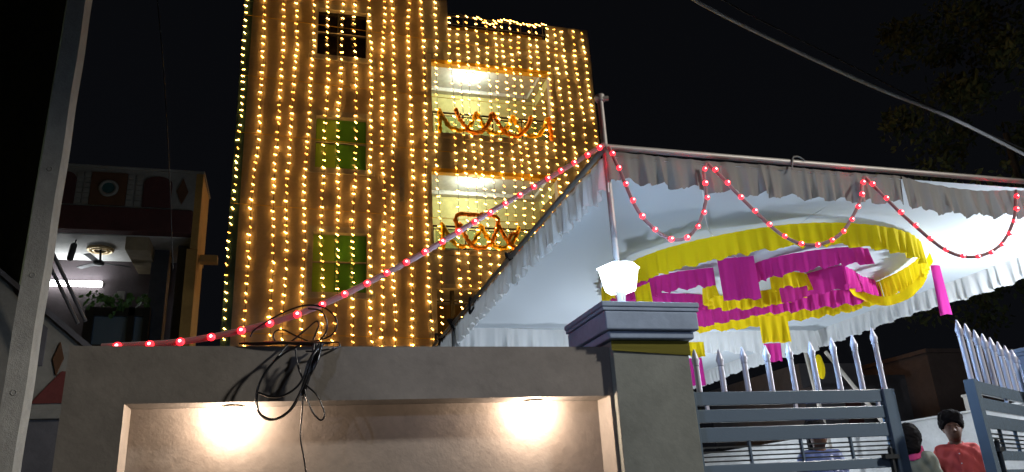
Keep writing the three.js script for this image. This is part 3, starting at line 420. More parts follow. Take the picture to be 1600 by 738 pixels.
// ------------------------------------------------------------------ ruffled cloth decoration under the tent ceiling
{
  const Y0 = 3.7, CX = 5.05, CZ = -7.25, ring = (r, a0, a1, n = 40) => { const p = []; for (let i = 0; i <= n; i++) { const a = R(a0 + (a1 - a0) * i / n); p.push(V(CX + r * Math.cos(a), Y0, CZ + r * Math.sin(a))); } return p; };
  const P = (l, y = Y0) => l.map(([x, z]) => V(x, y, z));
  const add = (name, pts, drop, mat, label, o) => solo(name, frill(pts, drop, o), mat, label, 'ruffle', 'cloth ruffles under the tent ceiling');
  add('ceiling_ruffle', ring(1.72, 0, 359.9, 120), 0.235, M.yellow, 'large yellow pleated ruffle ring round the tent ceiling decoration', { amp: 0.022, wave: 0.12, ragged: 0.014 });
  add('ceiling_ruffle', P([[3.5, -7.75], [3.72, -7.55], [4.05, -7.15], [4.36, -6.95]]), 0.21, M.magenta, 'magenta ruffle curving from the ring edge nearest the lantern', { amp: 0.027, wave: 0.1, ragged: 0.014 });
  add('ceiling_ruffle', P([[3.42, -7.5], [3.9, -7.85], [4.35, -7.98], [4.9, -7.98]]), 0.2, M.magenta, 'magenta ruffle behind the lantern, deeper inside the yellow ring', { amp: 0.018, wave: 0.12 });
  add('ceiling_ruffle', P([[4.7, -6.9], [4.84, -6.58], [5.09, -6.36], [5.36, -6.2], [5.56, -6.14], [5.72, -6.18]]), 0.2, M.magenta, 'magenta ruffle arching inside the top of the yellow ring', { amp: 0.027, wave: 0.1, ragged: 0.014 });
  add('ceiling_ruffle', P([[5.5, -7.45], [5.6, -7.12], [5.72, -6.84], [5.84, -6.7]]), 0.27, M.magenta, 'plain magenta panel right of the small yellow ruffle', { amp: 0.012, wave: 0.16 });
  add('ceiling_ruffle', P([[5.82, -6.71], [6.1, -6.88], [6.4, -7.1], [6.66, -7.22], [6.76, -7.3]]), 0.2, M.magenta, 'bright magenta ruffle near the far right of the yellow ring', { amp: 0.022, wave: 0.09 });
  add('ceiling_ruffle', P([[4.5, -9.0], [5.0, -8.75], [5.35, -8.32], [5.62, -7.9]]), 0.24, M.magenta, 'wide dull magenta ruffle low beside the gate pillar cap', { amp: 0.025, wave: 0.12 });
  add('ceiling_ruffle', P([[5.62, -8.05], [5.95, -7.98], [6.25, -7.84], [6.7, -7.5], [6.78, -7.28]]), 0.21, M.magenta, 'long pink ruffle along the lower right of the decoration', { amp: 0.032, wave: 0.1, ragged: 0.014 });
  add('ceiling_ruffle', P([[4.62, -7.4], [4.66, -7.72], [4.95, -7.95], [5.3, -7.93], [5.6, -7.7], [5.76, -7.35], [5.6, -7.06], [5.32, -7.03], [5.22, -7.2]]), 0.19, M.yellow, 'small yellow ruffle ring at the middle of the decoration', { amp: 0.03, wave: 0.1, ragged: 0.014 });
  const panel = (name, a, b, y0, y1, mat, label, cat) => { const d = V(b[0] - a[0], 0, b[1] - a[1]); return solo(name, frill([V(a[0], y0, a[1]), V(a[0] + d.x / 2, y0, a[1] + d.z / 2), V(b[0], y0, b[1])], y0 - y1, { amp: 0.024, wave: 0.11, rows: 8, ragged: 0.008 }), mat, label, cat); };
  panel('hanging_cloth', [4.26, -6.7], [4.6, -6.55], 3.7, 3.22, M.magenta, 'square magenta cloth panel hanging before the centre of the decoration', 'cloth panel');
  panel('hanging_cloth', [5.5, -7.95], [5.86, -7.88], 3.42, 3.08, M.yellow, 'square yellow cloth panel hanging below the decoration above the gate pickets', 'cloth panel');
  panel('hanging_cloth', [5.62, -8.1], [5.84, -8.06], 3.12, 2.9, M.magenta, 'short magenta cloth end peeping from under the yellow panel', 'cloth panel');
  panel('hanging_cloth', [4.31, -7.6], [4.49, -7.58], 3.02, 2.84, M.yellow, 'short yellow cloth end beside the pillar cap', 'cloth panel');
  panel('hanging_cloth', [4.3, -7.62], [4.45, -7.61], 2.85, 2.55, M.magenta, 'narrow magenta cloth strip hanging close beside the gate pillar', 'cloth panel');
  panel('hanging_cloth', [3.42, -7.0], [3.48, -6.75], 3.45, 3.18, M.yellow, 'yellow cloth end showing left of the lantern', 'cloth panel');
  { const g = new THREE.SphereGeometry(1, 28, 20), p = g.attributes.position; for (let i = 0; i < p.count; i++) { const x = p.getX(i), y = p.getY(i), z = p.getZ(i), k = 1 + 0.16 * Math.sin(Math.atan2(z, x) * 5 + y * 4); p.setXYZ(i, x * k * 0.062, y * 0.19, z * k * 0.05); } g.computeVertexNormals(); solo('hanging_cloth', g.translate(7.87, 3.17, -10.0), M.yellow, 'twisted yellow cloth knot hanging beside the white tent post', 'cloth'); }
  const rib = frill([V(6.33, 3.5, -6.05), V(6.39, 3.5, -6.04), V(6.45, 3.5, -6.05)], 0.5, { amp: 0.004, wave: 0.09, rows: 8, ragged: 0.01 }), rp = rib.attributes.position; for (let i = 0; i < rp.count; i++) { const k = 3.5 - rp.getY(i); rp.setX(i, rp.getX(i) + (rp.getX(i) - 6.39) * k * 0.6); } rib.computeVertexNormals();
  solo('cloth_ribbon', rib, M.magenta, 'magenta ribbon hanging from the right tip of the yellow ring', 'ribbon');
  const c = curve([V(6.07, 3.66, -7.0), V(6.3, 3.54, -7.1), V(6.48, 3.43, -7.0), V(6.53, 3.4, -6.8), V(6.55, 3.48, -6.5), V(6.47, 3.68, -6.15)]);
  solo('cloth_swag', frill(c, 0.11, { amp: 0.01, wave: 0.3, ragged: 0.004 }), M.yellow, 'loose yellow swag looping below the right end of the ring', 'swag');
}

// ------------------------------------------------------------------ red LED ropes
const ledGeo = new THREE.IcosahedronGeometry(0.019, 2), coreGeo = new THREE.IcosahedronGeometry(0.0085, 1);
function ledRope(pts, step, label, r = 0.016) {
  const o = thing('led_rope', label, 'light rope', [0, 0, 0], 0, 'red LED ropes'), c = curve(pts), L = c.getLength(), n = Math.round(L / step);
  mesh('rope', new THREE.TubeGeometry(c, Math.ceil(L / 0.04), r, 8), M.ropeTube, o);
  for (let i = 0; i < n; i++) { const p = c.getPointAt((i + 0.5) / n), b = new THREE.Mesh(ledGeo, M.led); b.name = numbered('bulb'); b.position.copy(p).add(V(rr(-0.004, 0.004), -0.004, r * 0.95)); b.scale.setScalar(rr(0.9, 1.12)); o.add(b); const q = new THREE.Mesh(coreGeo, M.ledCore); q.name = numbered('led_core'); q.position.set(-0.001, 0.001, 0.0128); b.add(q); if (i % 6 === 3 || i === n - 1 || (r > 0.015 && i < 10)) lampLight('point', 0xff1c2c, i === n - 1 ? 0.35 : 0.11, b.position.toArray(), 0.5, o).castShadow = false; }
}
ledRope([V(-0.87, 2.215, -4.1), V(-0.5, 2.245, -4.1), V(-0.2, 2.31, -4.1), V(0.1, 2.42, -4.12), V(0.6, 2.72, -4.25), V(1.25, 3.19, -4.45), V(1.8, 3.58, -4.6), V(2.19, 3.86, -4.69)], 0.142, 'red LED rope rising from the boundary wall top to the tent corner', 0.017);
ledRope([V(2.22, 3.84, -4.69), V(2.26, 3.64, -4.64), V(2.38, 3.28, -4.62), V(2.58, 3.11, -4.62), V(2.71, 3.12, -4.62), V(2.82, 3.22, -4.62), V(2.93, 3.44, -4.63), V(2.98, 3.7, -4.68), V(3.02, 3.765, -4.69)], 0.13, 'red LED rope swag nearest the tent corner post', 0.013);
ledRope([V(3.03, 3.765, -4.69), V(3.12, 3.6, -4.63), V(3.22, 3.47, -4.62), V(3.54, 3.17, -4.62), V(3.76, 3.11, -4.62), V(4.03, 3.2, -4.62), V(4.31, 3.51, -4.63), V(4.42, 3.7, -4.68), V(4.46, 3.75, -4.69)], 0.15, 'red LED rope swag crossing before the yellow ring', 0.013);
ledRope([V(4.47, 3.75, -4.69), V(4.56, 3.55, -4.63), V(4.73, 3.36, -4.62), V(5.04, 3.11, -4.62), V(5.28, 3.07, -4.62), V(5.58, 3.17, -4.62), V(5.83, 3.41, -4.63), V(6.04, 3.73, -4.69)], 0.16, 'red LED rope swag at the right end of the tent front', 0.013);

// ------------------------------------------------------------------ black cable coil on the wall
{
  const L = {
    a: [[-0.18, 2.248], [-0.169, 2.275], [-0.092, 2.335], [0.006, 2.39], [0.094, 2.416], [0.185, 2.4], [0.238, 2.346], [0.242, 2.298], [0.214, 2.257], [0.138, 2.228], [0.025, 2.217], [-0.172, 2.213]],
    b: [[-0.056, 2.219], [-0.069, 2.249], [-0.062, 2.275], [-0.028, 2.285], [0.036, 2.256], [0.1, 2.227]], c: [[0.012, 2.219], [0.086, 2.283], [0.142, 2.331], [0.152, 2.318], [0.137, 2.264], [0.125, 2.233]],
    d: [[0.095, 2.398], [0.159, 2.386], [0.193, 2.325], [0.188, 2.271], [0.157, 2.23]], e: [[-0.232, 2.213], [-0.135, 2.208], [-0.012, 2.214], [0.113, 2.206], [0.215, 2.22], [0.254, 2.22], [0.26, 2.204], [0.203, 2.175], [0.14, 2.164], [0.09, 2.164]],
    f: [[0.001, 2.203], [-0.057, 2.112], [-0.113, 2.024], [-0.135, 1.937], [-0.124, 1.875], [-0.08, 1.831], [-0.02, 1.836], [0.038, 1.884], [0.072, 1.958], [0.101, 2.022], [0.135, 2.112], [0.165, 2.191]],
    g: [[0.064, 2.19], [-0.021, 2.138], [-0.091, 2.062], [-0.128, 1.961], [-0.111, 1.856], [-0.05, 1.827], [0.015, 1.86], [0.06, 1.933], [0.089, 2.009], [0.128, 2.138], [0.177, 2.204]],
    h: [[-0.128, 1.955], [-0.073, 1.933], [-0.013, 1.935], [0.047, 1.971], [0.082, 2.022], [0.104, 2.099], [0.152, 2.19]], i: [[0.039, 2.177], [0.055, 2.086], [0.095, 1.996], [0.146, 1.945], [0.173, 1.894], [0.189, 1.843], [0.175, 1.819], [0.143, 1.844], [0.104, 1.92], [0.09, 1.971]],
    j: [[0.085, 1.946], [0.082, 1.846], [0.079, 1.748], [0.101, 1.638], [0.124, 1.5]],
  };
  const g = [], top = (y) => y > 2.2 ? -4.0 : -3.95;
  for (const [k, l] of Object.entries(L)) { const off = { f: 0.02, g: 0.045, h: 0.06, i: 0.03, j: 0.0 }[k] ?? 0; g.push(tube(l.map(([x, y]) => V(x, y, top(y) + off)), 'fgh'.includes(k) ? 0.0055 : 0.0046, 70, 7)); }
  for (let q = 0; q < 5; q++) g.push(tube([V(-0.22 + q * 0.02, 2.212, -3.99), V(-0.02, 2.211 + q * 0.004, -3.97 - q * 0.012), V(0.2, 2.212, -3.98)], 0.0065, 20, 6));
  for (let q = 0; q < 4; q++) g.push(tube([V(0.13 + q * 0.012, 2.2, -3.94), V(0.12 + q * 0.008, 2.1, -3.93 + q * 0.008), V(0.09, 1.99, -3.94), V(0.082, 1.95, -3.95)], 0.006, 20, 6));
  g.push(rod(V(0.078, 1.94, -3.935), V(0.106, 2.05, -3.925), 0.014, 0.016, 8));
  solo('cable_coil', g, M.blackPlastic, 'tangled coil of black cable looped over the top of the boundary wall', 'cable');
}

// ------------------------------------------------------------------ power lines
solo('power_line', tube([V(5.3, 9.35, -9), V(6.04, 8.89, -9), V(7.8, 8.15, -9), V(9.3, 7.6, -9), V(10.57, 7.22, -9), V(12.02, 6.62, -9), V(14, 5.7, -9)], 0.03, 60, 6), M.wire, 'bright power line running down to the right across the night sky', 'power line');
solo('power_line', tube([V(5.7, 9.5, -9), V(6.57, 8.97, -9), V(8.6, 8.1, -9), V(10.8, 7.16, -9), V(12.2, 6.66, -9), V(14, 5.85, -9)], 0.013, 60, 6), M.wireDark, 'fainter dark power line just above the bright one', 'power line');

// ------------------------------------------------------------------ yard: side wall, far buildings, tree
{ const w = thing('side_boundary_wall', 'pale painted side wall of the yard behind the two standing people', 'wall'); mesh('wall', bx(8.35, 8.55, 0.1, 2.2, -16, -5.2), M.sideWall, w); mesh('coping', bx(8.32, 8.58, 2.2, 2.23, -16, -5.2, 0.008), M.sideWall, w);
  solo('white_box', [bx(8.33, 8.5, 2.231, 2.41, -7.98, -7.83, 0.01), bx(8.32, 8.51, 2.4, 2.43, -7.99, -7.82, 0.005)], M.trim, 'small white box standing on the pale side wall beside the gate leaf', 'box'); }
{ const w = thing('yard_back_wall', 'low pale wall at the far end of the yard seen through the gate grille', 'wall'); mesh('wall', bx(3, 8.34, 0.1, 2.15, -16.2, -16.02), M.sideWall, w); mesh('coping', bx(2.98, 8.34, 2.15, 2.18, -16.22, -16, 0.006), M.sideWall, w); }
{ const b = thing('brown_house', 'dim brown house beyond the yard between the two gate leaves', 'house'); mesh('wall', bx(15.9, 18.5, 0, 4.6, -20, -16), M.farBrown, b); mesh('roof', bx(15.8, 18.7, 4.6, 4.7, -20.2, -15.9), M.farBrown, b); mesh('wall', bx(13.6, 15.898, 0, 4.2, -20, -16.9), M.farDark, b);
  mesh('window', bx(12.9, 13.3, 2.6, 3.4, -15.75, -15.7), M.maroon, b); mesh('wall', bx(11.8, 13.598, 0, 4.3, -20, -15.76), M.farDark, b); mesh('ledge', bx(11.8, 13.6, 3.6, 3.7, -15.76, -15.5), M.farDark, b); }
{
  const t = thing('dark_tree', 'dim leafy tree rising into the night sky at the upper right', 'tree', [19.5, 0, -15]);
  mesh('trunk', [rod(V(0, 0, 0), V(-0.3, 5, 0.2), 0.32, 0.22, 12), rod(V(-0.3, 5, 0.2), V(-1.8, 9, 0.6), 0.18, 0.08, 9), rod(V(-0.3, 5, 0.2), V(0.6, 11, -0.4), 0.2, 0.08, 9), rod(V(-0.3, 5, 0.2), V(2.2, 9, 0.9), 0.16, 0.07, 9), rod(V(-0.8, 6.6, 0.3), V(-2.6, 6.8, 1.4), 0.1, 0.04, 8)], M.bark, t);
  const n = 9000, lg = new THREE.BufferGeometry(); lg.setAttribute('position', new THREE.Float32BufferAttribute([0, 0, 0, 0.05, 0.08, 0.012, 0, 0.2, 0, -0.05, 0.08, 0.012], 3)); lg.setIndex([0, 1, 2, 0, 2, 3]); lg.computeVertexNormals();
  const im = new THREE.InstancedMesh(lg, M.treeLeaf, n), o = new THREE.Object3D(), cl = []; for (let i = 0; i < 70; i++) { const a = rr(0, 6.28), h = rr(6, 16), q = Math.sqrt(rnd()) * (h < 9 ? 3.6 : 4.2 - Math.abs(h - 11) * 0.3); cl.push([Math.cos(a) * q, h, Math.sin(a) * q, rr(0.45, 1.0)]); }
  for (let i = 0; i < n; i++) { const c = cl[i % cl.length]; let x, y, z; do { x = rr(-1, 1); y = rr(-1, 1); z = rr(-1, 1); } while (x * x + y * y + z * z > 1); o.position.set(c[0] + x * c[3], c[1] + y * c[3] * 0.7, c[2] + z * c[3]); o.rotation.set(rr(0, 6), rr(0, 6), rr(0, 6)); o.scale.setScalar(rr(0.7, 1.5)); o.updateMatrix(); im.setMatrixAt(i, o.matrix); }
  im.name = numbered('crown'); im.castShadow = im.receiveShadow = true; im.userData.kind = 'stuff'; t.add(im);
}

// ------------------------------------------------------------------ people
function nets(f, lo, hi, cell) {                                 // surface nets of f = 0
  const n = [0, 1, 2].map((k) => Math.ceil((hi[k] - lo[k]) / cell) + 1), [a, b, c] = n, F = new Float32Array(a * b * c), id = new Int32Array(a * b * c).fill(-1), pos = [], idx = [];
  for (let k = 0, q = 0; k < c; k++) for (let j = 0; j < b; j++) for (let i = 0; i < a; i++) F[q++] = f(lo[0] + i * cell, lo[1] + j * cell, lo[2] + k * cell);
  const at = (i, j, k) => (k * b + j) * a + i;
  for (let k = 0; k < c - 1; k++) for (let j = 0; j < b - 1; j++) for (let i = 0; i < a - 1; i++) {
    let m = 0, s = [0, 0, 0]; const P = [];
    for (let q = 0; q < 8; q++) P.push(F[at(i + (q & 1), j + ((q >> 1) & 1), k + (q >> 2))]);
    for (let q = 0; q < 8; q++) for (const d of [1, 2, 4]) if (!(q & d)) { const A = P[q], B = P[q | d]; if ((A < 0) !== (B < 0)) { const t = A / (A - B); s[0] += (q & 1) + (d === 1 ? t : 0); s[1] += ((q >> 1) & 1) + (d === 2 ? t : 0); s[2] += (q >> 2) + (d === 4 ? t : 0); m++; } }
    if (m) { id[at(i, j, k)] = pos.length / 3; pos.push(lo[0] + (i + s[0] / m) * cell, lo[1] + (j + s[1] / m) * cell, lo[2] + (k + s[2] / m) * cell); }
  }
  const D = [[1, 0, 0], [0, 1, 0], [0, 0, 1]];
  for (let k = 1; k < c - 1; k++) for (let j = 1; j < b - 1; j++) for (let i = 1; i < a - 1; i++) for (let d = 0; d < 3; d++) {
    const A = F[at(i, j, k)], B = F[at(i + D[d][0], j + D[d][1], k + D[d][2])]; if ((A < 0) === (B < 0)) continue;
    const u = D[(d + 1) % 3], v = D[(d + 2) % 3], q = [id[at(i, j, k)], id[at(i - u[0], j - u[1], k - u[2])], id[at(i - u[0] - v[0], j - u[1] - v[1], k - u[2] - v[2])], id[at(i - v[0], j - v[1], k - v[2])]];
    if (q.some((e) => e < 0)) continue;
    if (A < 0) idx.push(q[0], q[1], q[2], q[0], q[2], q[3]); else idx.push(q[0], q[2], q[1], q[0], q[3], q[2]);
  }
  const g = new THREE.BufferGeometry(); g.setAttribute('position', new THREE.Float32BufferAttribute(pos, 3)); g.setIndex(idx); g.computeVertexNormals();
  const uv = []; for (let i = 0; i < pos.length; i += 3) uv.push(pos[i], pos[i + 1]); g.setAttribute('uv', new THREE.Float32BufferAttribute(uv, 2)); return g;
}
const cap = (x, y, z, [ax, ay, az, ra, bx_, by, bz, rb]) => { const dx = bx_ - ax, dy = by - ay, dz = bz - az, t = Math.max(0, Math.min(1, ((x - ax) * dx + (y - ay) * dy + (z - az) * dz) / (dx * dx + dy * dy + dz * dz))); return Math.hypot(x - ax - dx * t, y - ay - dy * t, z - az - dz * t) - ra - (rb - ra) * t; };
const ell = (x, y, z, [cx, cy, cz, a, b, c]) => { const k = Math.hypot((x - cx) / a, (y - cy) / b, (z - cz) / c); return (k - 1) * Math.min(a, b, c); };
const smin = (a, b, k) => { const h = Math.max(0, k - Math.abs(a - b)) / k; return Math.min(a, b) - h * h * k * 0.25; };
const field = (bones, k, ells = []) => (x, y, z) => { let d = 9; for (const b of bones) d = smin(d, cap(x, y, z, b), k); for (const e of ells) d = smin(d, ell(x, y, z, e), k); return d; };
function person(label, pos, turn, S, o) {
  const p = thing('person', label, 'person', pos, turn); p.scale.setScalar(S);
  const W = o.shoulder ?? 0.165, arms = [];
  for (const s of [-1, 1]) arms.push([s * W, 1.38, -0.01, 0.046, s * (W + 0.055), 1.1, -0.015, 0.036], [s * (W + 0.055), 1.1, -0.015, 0.036, s * (W + 0.05), 0.86, 0.05, 0.025], [s * (W + 0.05), 0.86, 0.05, 0.024, s * (W + 0.048), 0.79, 0.065, 0.03]);
  const torso = [[-0.1, 1.36, -0.01, 0.075, 0.1, 1.36, -0.01, 0.075], [0, 1.3, 0, 0.115, 0, 1.02, 0, 0.105], [-0.06, 1.25, 0, 0.095, -0.05, 1.0, 0, 0.09], [0.06, 1.25, 0, 0.095, 0.05, 1.0, 0, 0.09], [-0.07, 0.92, 0, 0.1, 0.07, 0.92, 0, 0.1]];
  const legs = []; for (const s of [-1, 1]) legs.push([s * 0.085, 0.88, 0, 0.085, s * 0.095, 0.48, 0.01, 0.056], [s * 0.095, 0.48, 0.01, 0.056, s * 0.1, 0.07, -0.02, 0.036], [s * 0.1, 0.04, -0.03, 0.036, s * 0.115, 0.03, 0.13, 0.03]);
  const neck = [0, 1.36, -0.02, 0.056, 0, 1.5, 0.0, 0.05], hx = o.nod ?? 0.02;
  const head = (x, y, z) => {
    let d = ell(x, y, z, [0, 1.6, 0.0 + hx * 0.3, 0.074, 0.105, 0.092]); d = smin(d, ell(x, y, z, [0, 1.545, 0.02 + hx, 0.056, 0.066, 0.068]), 0.05); d = smin(d, ell(x, y, z, [0, 1.508, 0.048 + hx, 0.026, 0.02, 0.024]), 0.03);
    d = smin(d, cap(x, y, z, [0, 1.6, 0.086 + hx * 0.8, 0.009, 0, 1.563, 0.104 + hx, 0.014]), 0.016); for (const s of [-1, 1]) { d = smin(d, ell(x, y, z, [s * 0.03, 1.622, 0.082 + hx * 0.7, 0.022, 0.008, 0.012]), 0.012); d = smin(d, ell(x, y, z, [s * 0.076, 1.585, -0.002, 0.012, 0.032, 0.02]), 0.008); d = smin(d, ell(x, y, z, [s * 0.012, 1.563, 0.094 + hx, 0.011, 0.008, 0.012]), 0.008); d = Math.max(d, -ell(x, y, z, [s * 0.031, 1.598, 0.1 + hx * 0.8, 0.018, 0.009, 0.016])); d = smin(d, ell(x, y, z, [s * 0.03, 1.598, 0.076 + hx * 0.8, 0.013, 0.01, 0.013]), 0.004); }
    d = smin(d, ell(x, y, z, [0, 1.537, 0.086 + hx, 0.025, 0.005, 0.01]), 0.006); d = smin(d, ell(x, y, z, [0, 1.526, 0.083 + hx, 0.02, 0.006, 0.01]), 0.006);
    return smin(d, cap(x, y, z, neck), 0.03);
  };
  const hands = []; for (const s of [-1, 1]) { const b = [s * (W + 0.048), 0.77, 0.07]; for (let i = 0; i < 4; i++) { const z0 = b[2] + 0.027 - i * 0.018, l = [0.07, 0.078, 0.072, 0.056][i]; hands.push([b[0], b[1] - 0.03, z0, 0.0088, b[0] - s * 0.006, b[1] - 0.03 - l * 0.5, z0 + 0.004, 0.008], [b[0] - s * 0.006, b[1] - 0.03 - l * 0.5, z0 + 0.004, 0.008, b[0] - s * 0.03, b[1] - 0.03 - l * 0.92, z0 + 0.006, 0.0068]); } hands.push([b[0] - s * 0.01, b[1] + 0.02, b[2] + 0.03, 0.011, b[0] - s * 0.028, b[1] - 0.015, b[2] + 0.055, 0.009], [b[0] - s * 0.028, b[1] - 0.015, b[2] + 0.055, 0.009, b[0] - s * 0.034, b[1] - 0.045, b[2] + 0.055, 0.0075]); }
  const palm = []; for (const s of [-1, 1]) palm.push([s * (W + 0.05), 0.83, 0.055, 0.022, s * (W + 0.048), 0.75, 0.07, 0.02]);
  const parts = [nets(field([...arms, ...torso, ...legs, neck], 0.04), [-0.34, -0.02, -0.2], [0.34, 1.5, 0.22], 0.016), nets(head, [-0.11, 1.4, -0.13], [0.11, 1.73, 0.16], 0.0055)];
  for (const s of [-1, 1]) { const hs = [...hands.filter((h) => h[0] * s > 0)], ps = palm.filter((h) => h[0] * s > 0); parts.push(nets((x, y, z) => { let d = smin(cap(x, y, z, ps[0]), cap(x, y, z, [ps[0][4], ps[0][5], ps[0][6] - 0.02, 0.012, ps[0][4], ps[0][5], ps[0][6] + 0.022, 0.012]), 0.02); for (const h of hs) d = smin(d, cap(x, y, z, h), 0.006); return d; }, s > 0 ? [W - 0.02, 0.62, 0.0] : [-W - 0.11, 0.62, 0.0], s > 0 ? [W + 0.11, 0.87, 0.16] : [-W + 0.02, 0.87, 0.16], 0.005)); }
  mesh('body', parts.map(flat), M.skin, p);
  const grow = (b, r) => b.map((q) => [q[0], q[1], q[2], q[3] + r, q[4], q[5], q[6], q[7] + r]);
  const sl = []; for (const s of [-1, 1]) sl.push([s * W, 1.38, -0.01, 0.062, s * (W + 0.045), 1.13, -0.012, 0.066]);
  const sf = field([...grow(torso, 0.018), ...sl, [0, 1.4, -0.015, 0.07, 0, 1.44, -0.012, 0.062]], 0.03);
  const fold = (x, y, z) => 0.004 * Math.sin(y * 46 + x * 30 + Math.sin(z * 40) * 2) + 0.003 * Math.sin(x * 70 - y * 22);
  const shirt = mesh('shirt', nets((x, y, z) => Math.max(sf(x, y, z) + fold(x, y, z), (o.hem ?? 0.82) - y, y - 1.452 - Math.abs(x) * 0.0 + Math.max(0, z) * 0.35, 1.16 - y + (Math.abs(x) < W - 0.005 ? -9 : -0.0) ), [-0.36, 0.74, -0.2], [0.36, 1.5, 0.22], 0.01), o.top, p);
  if (o.collar) { mesh('collar', [-1, 1].map((s) => nets((x, y, z) => Math.max(Math.abs(cap(x, y, z, [0, 1.4, -0.012, 0.076, 0, 1.46, -0.008, 0.064])) - 0.006, 1.405 - y + z * 0.25, y - 1.458 + z * 0.3, -s * x + 0.006), [-0.12, 1.34, -0.12], [0.12, 1.5, 0.12], 0.006)), o.top, shirt);
    mesh('placket', bx(-0.014, 0.014, 1.12, 1.39, 0.128, 0.137, 0.004), o.top, shirt); for (let i = 0; i < 3; i++) mesh('button', new THREE.CylinderGeometry(0.006, 0.006, 0.004, 10).rotateX(Math.PI / 2).translate(0, 1.35 - i * 0.09, 0.139), M.button, shirt); }
  mesh('trousers', nets((x, y, z) => Math.max(field(grow([...legs.filter((q) => q[1] > 0.05), torso[4]], o.flared ? 0.05 : 0.018), 0.03)(x, y, z), y - 0.93, 0.09 - y), [-0.3, 0.06, -0.2], [0.3, 0.98, 0.2], 0.016), o.bottom, p);
  if (o.scarf) mesh('scarf', nets((x, y, z) => Math.max(Math.abs(cap(x, y, z, [0, 1.36, 0.0, 0.12, 0, 1.5, 0.03, 0.085])) - 0.014 + fold(x, y, z), 1.36 - y + Math.abs(x) * 0.3, y - 1.5 - z * 0.2), [-0.22, 1.2, -0.2], [0.22, 1.6, 0.22], 0.009), o.scarf, p);
  const HR = o.hair, curl = (x, y, z) => 0.0035 * Math.sin(x * 83 + Math.sin(y * 61) * 2) * Math.sin(y * 71 + Math.sin(z * 57) * 2) + 0.004 * Math.sin(z * 97 + x * 60 + Math.sin(y * 90));
  mesh('hair', nets((x, y, z) => Math.max(HR(x, y, z) + curl(x, y, z), -head(x, y, z) - 0.012), [-0.2, 1.2, -0.24], [0.2, 1.82, 0.2], 0.008), M.hair, p);
  return p;
}
const mop = (x, y, z) => Math.max(Math.min(ell(x, y, z, [0, 1.65, -0.01, 0.114, 0.117, 0.12]), ell(x, y, z, [0, 1.7, 0.025, 0.108, 0.075, 0.095])), 1.59 - y + (z > 0.03 ? (z - 0.03) * 0.9 : z * 0.8));
person('person in a red collared shirt standing in the gate opening, head bowed', [5.9, 0.35, -5.85], -0.72, 0.935, { top: M.redShirt, bottom: M.trousers, collar: true, hair: mop, nod: 0.03, shoulder: 0.142 });
const longHair = (x, y, z) => Math.min(ell(x, y, z, [0, 1.63, -0.02, 0.105, 0.115, 0.118]), cap(x, y, z, [0, 1.56, -0.07, 0.075, 0, 1.3, -0.11, 0.05]));
person('person in a magenta scarf with dark bushy hair, turned away beside the gate leaf', [5.44, 0.35, -5.9], 2.3, 0.895, { top: M.sageCloth, bottom: M.sageCloth, scarf: M.pinkCloth, hair: (x, y, z) => Math.min(ell(x, y, z, [0, 1.6, -0.03, 0.12, 0.14, 0.125]), ell(x, y, z, [0, 1.52, -0.06, 0.1, 0.12, 0.09])), hem: 0.6, flared: true, shoulder: 0.145 });
{ const w = person('person in a blue sequinned dress half hidden behind the gate grille', [4.4, 0.35, -5.8], -0.3, 0.93, { top: M.blueCloth, bottom: M.blueCloth, hair: longHair, hem: 0.6, flared: true, shoulder: 0.145 });
  for (let i = 0; i < 16; i++) mesh('sequin', new THREE.CylinderGeometry(0.012, 0.012, 0.004, 10).rotateX(Math.PI / 2 - 0.3).translate(rr(0.03, 0.1), 1.38 - i * 0.03, 0.146), M.steel, w); }

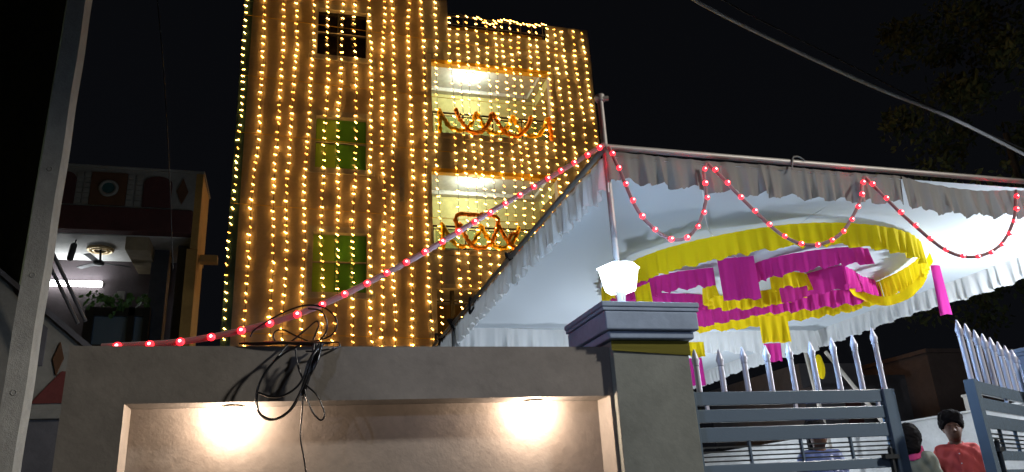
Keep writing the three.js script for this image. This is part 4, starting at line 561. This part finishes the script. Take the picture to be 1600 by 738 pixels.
// ------------------------------------------------------------------ lamps outside or hidden from the picture
{
  const o = thing('street_lamp', 'street lamp on a tall post by the road, beyond the right edge of the picture', 'street lamp', [10.2, 0, 1]);
  mesh('post', rod(V(0, 0, 0), V(0, 6.6, 0), 0.09, 0.05, 12), M.pipe, o); mesh('arm', tube([V(0, 6.5, 0), V(-0.3, 6.85, 0), V(-1.1, 6.95, 0)], 0.03, 16, 8), M.pipe, o); mesh('lamp_head', bx(-1.6, -1.05, 6.93, 7.03, -0.12, 0.12, 0.03), M.gateDark, o); mesh('lens', bx(-1.56, -1.2, 6.915, 6.929, -0.09, 0.09), M.streetGlow, o);
  const l = lampLight('spot', 0xfff6ea, POWER.street, [-1.4, 6.88, 0], 16, o); l.angle = R(28.5); l.penumbra = 0.75; l.target.position.set(-9.5, 0.2, -6.5); o.add(l.target);
}
{
  const o = thing('added_fill_lamp', 'added cool white fill lamp on a post, outside the picture', 'lamp', [-4.2, 0, 0.6]);  // added lamp without a known source, lifts the pillar cap and gate
  mesh('post', rod(V(0, 0, 0), V(0, 3.4, 0), 0.05, 0.04, 10), M.pipe, o); mesh('lamp_head', new THREE.ConeGeometry(0.16, 0.14, 16).translate(0, 3.5, 0), M.gateDark, o); mesh('lens', ball(0, 3.38, 0, 0.07, 2), M.floodGlow, o);
  const l = lampLight('spot', 0xcfdcff, POWER.opposite, [0, 3.38, 0], 3, o); l.angle = R(14); l.penumbra = 0.8; l.target.position.set(6.5, 2.15, -4.8); o.add(l.target);
}
function flood(label, pos, h, power, color) {
  const o = thing('work_lamp', label, 'work lamp', pos, 0, 'tent work lamps');
  for (let i = 0; i < 3; i++) mesh('leg', rod(V(0, h * 0.4, 0), V(0.3 * Math.cos(i * 2.1), 0, 0.3 * Math.sin(i * 2.1)), 0.012), M.dark, o);
  mesh('pole', rod(V(0, h * 0.35, 0), V(0, h - 0.08, 0), 0.014), M.dark, o); mesh('bulb', ball(0, h, 0, 0.08, 2), M.floodGlow, o); lampLight('point', color, power, [0, h, 0], 4, o);
}
flood('bulb lamp on a tripod under the tent, hidden behind the lantern pillar', [4.2, 0.35, -8.3], 1.3, POWER.flood, 0xe6f0ff);
flood('bulb lamp on a tall tripod at the tent front, beyond the right picture edge', [7.5, 0.35, -5.6], 2.3, POWER.side, 0xf0f6ff);

flood('bulb lamp on a low tripod in the rear half of the tent, behind the pillar', [5.9, 0.35, -11.6], 1.5, POWER.back, 0xecf4ff);

renderer.render(scene, camera);
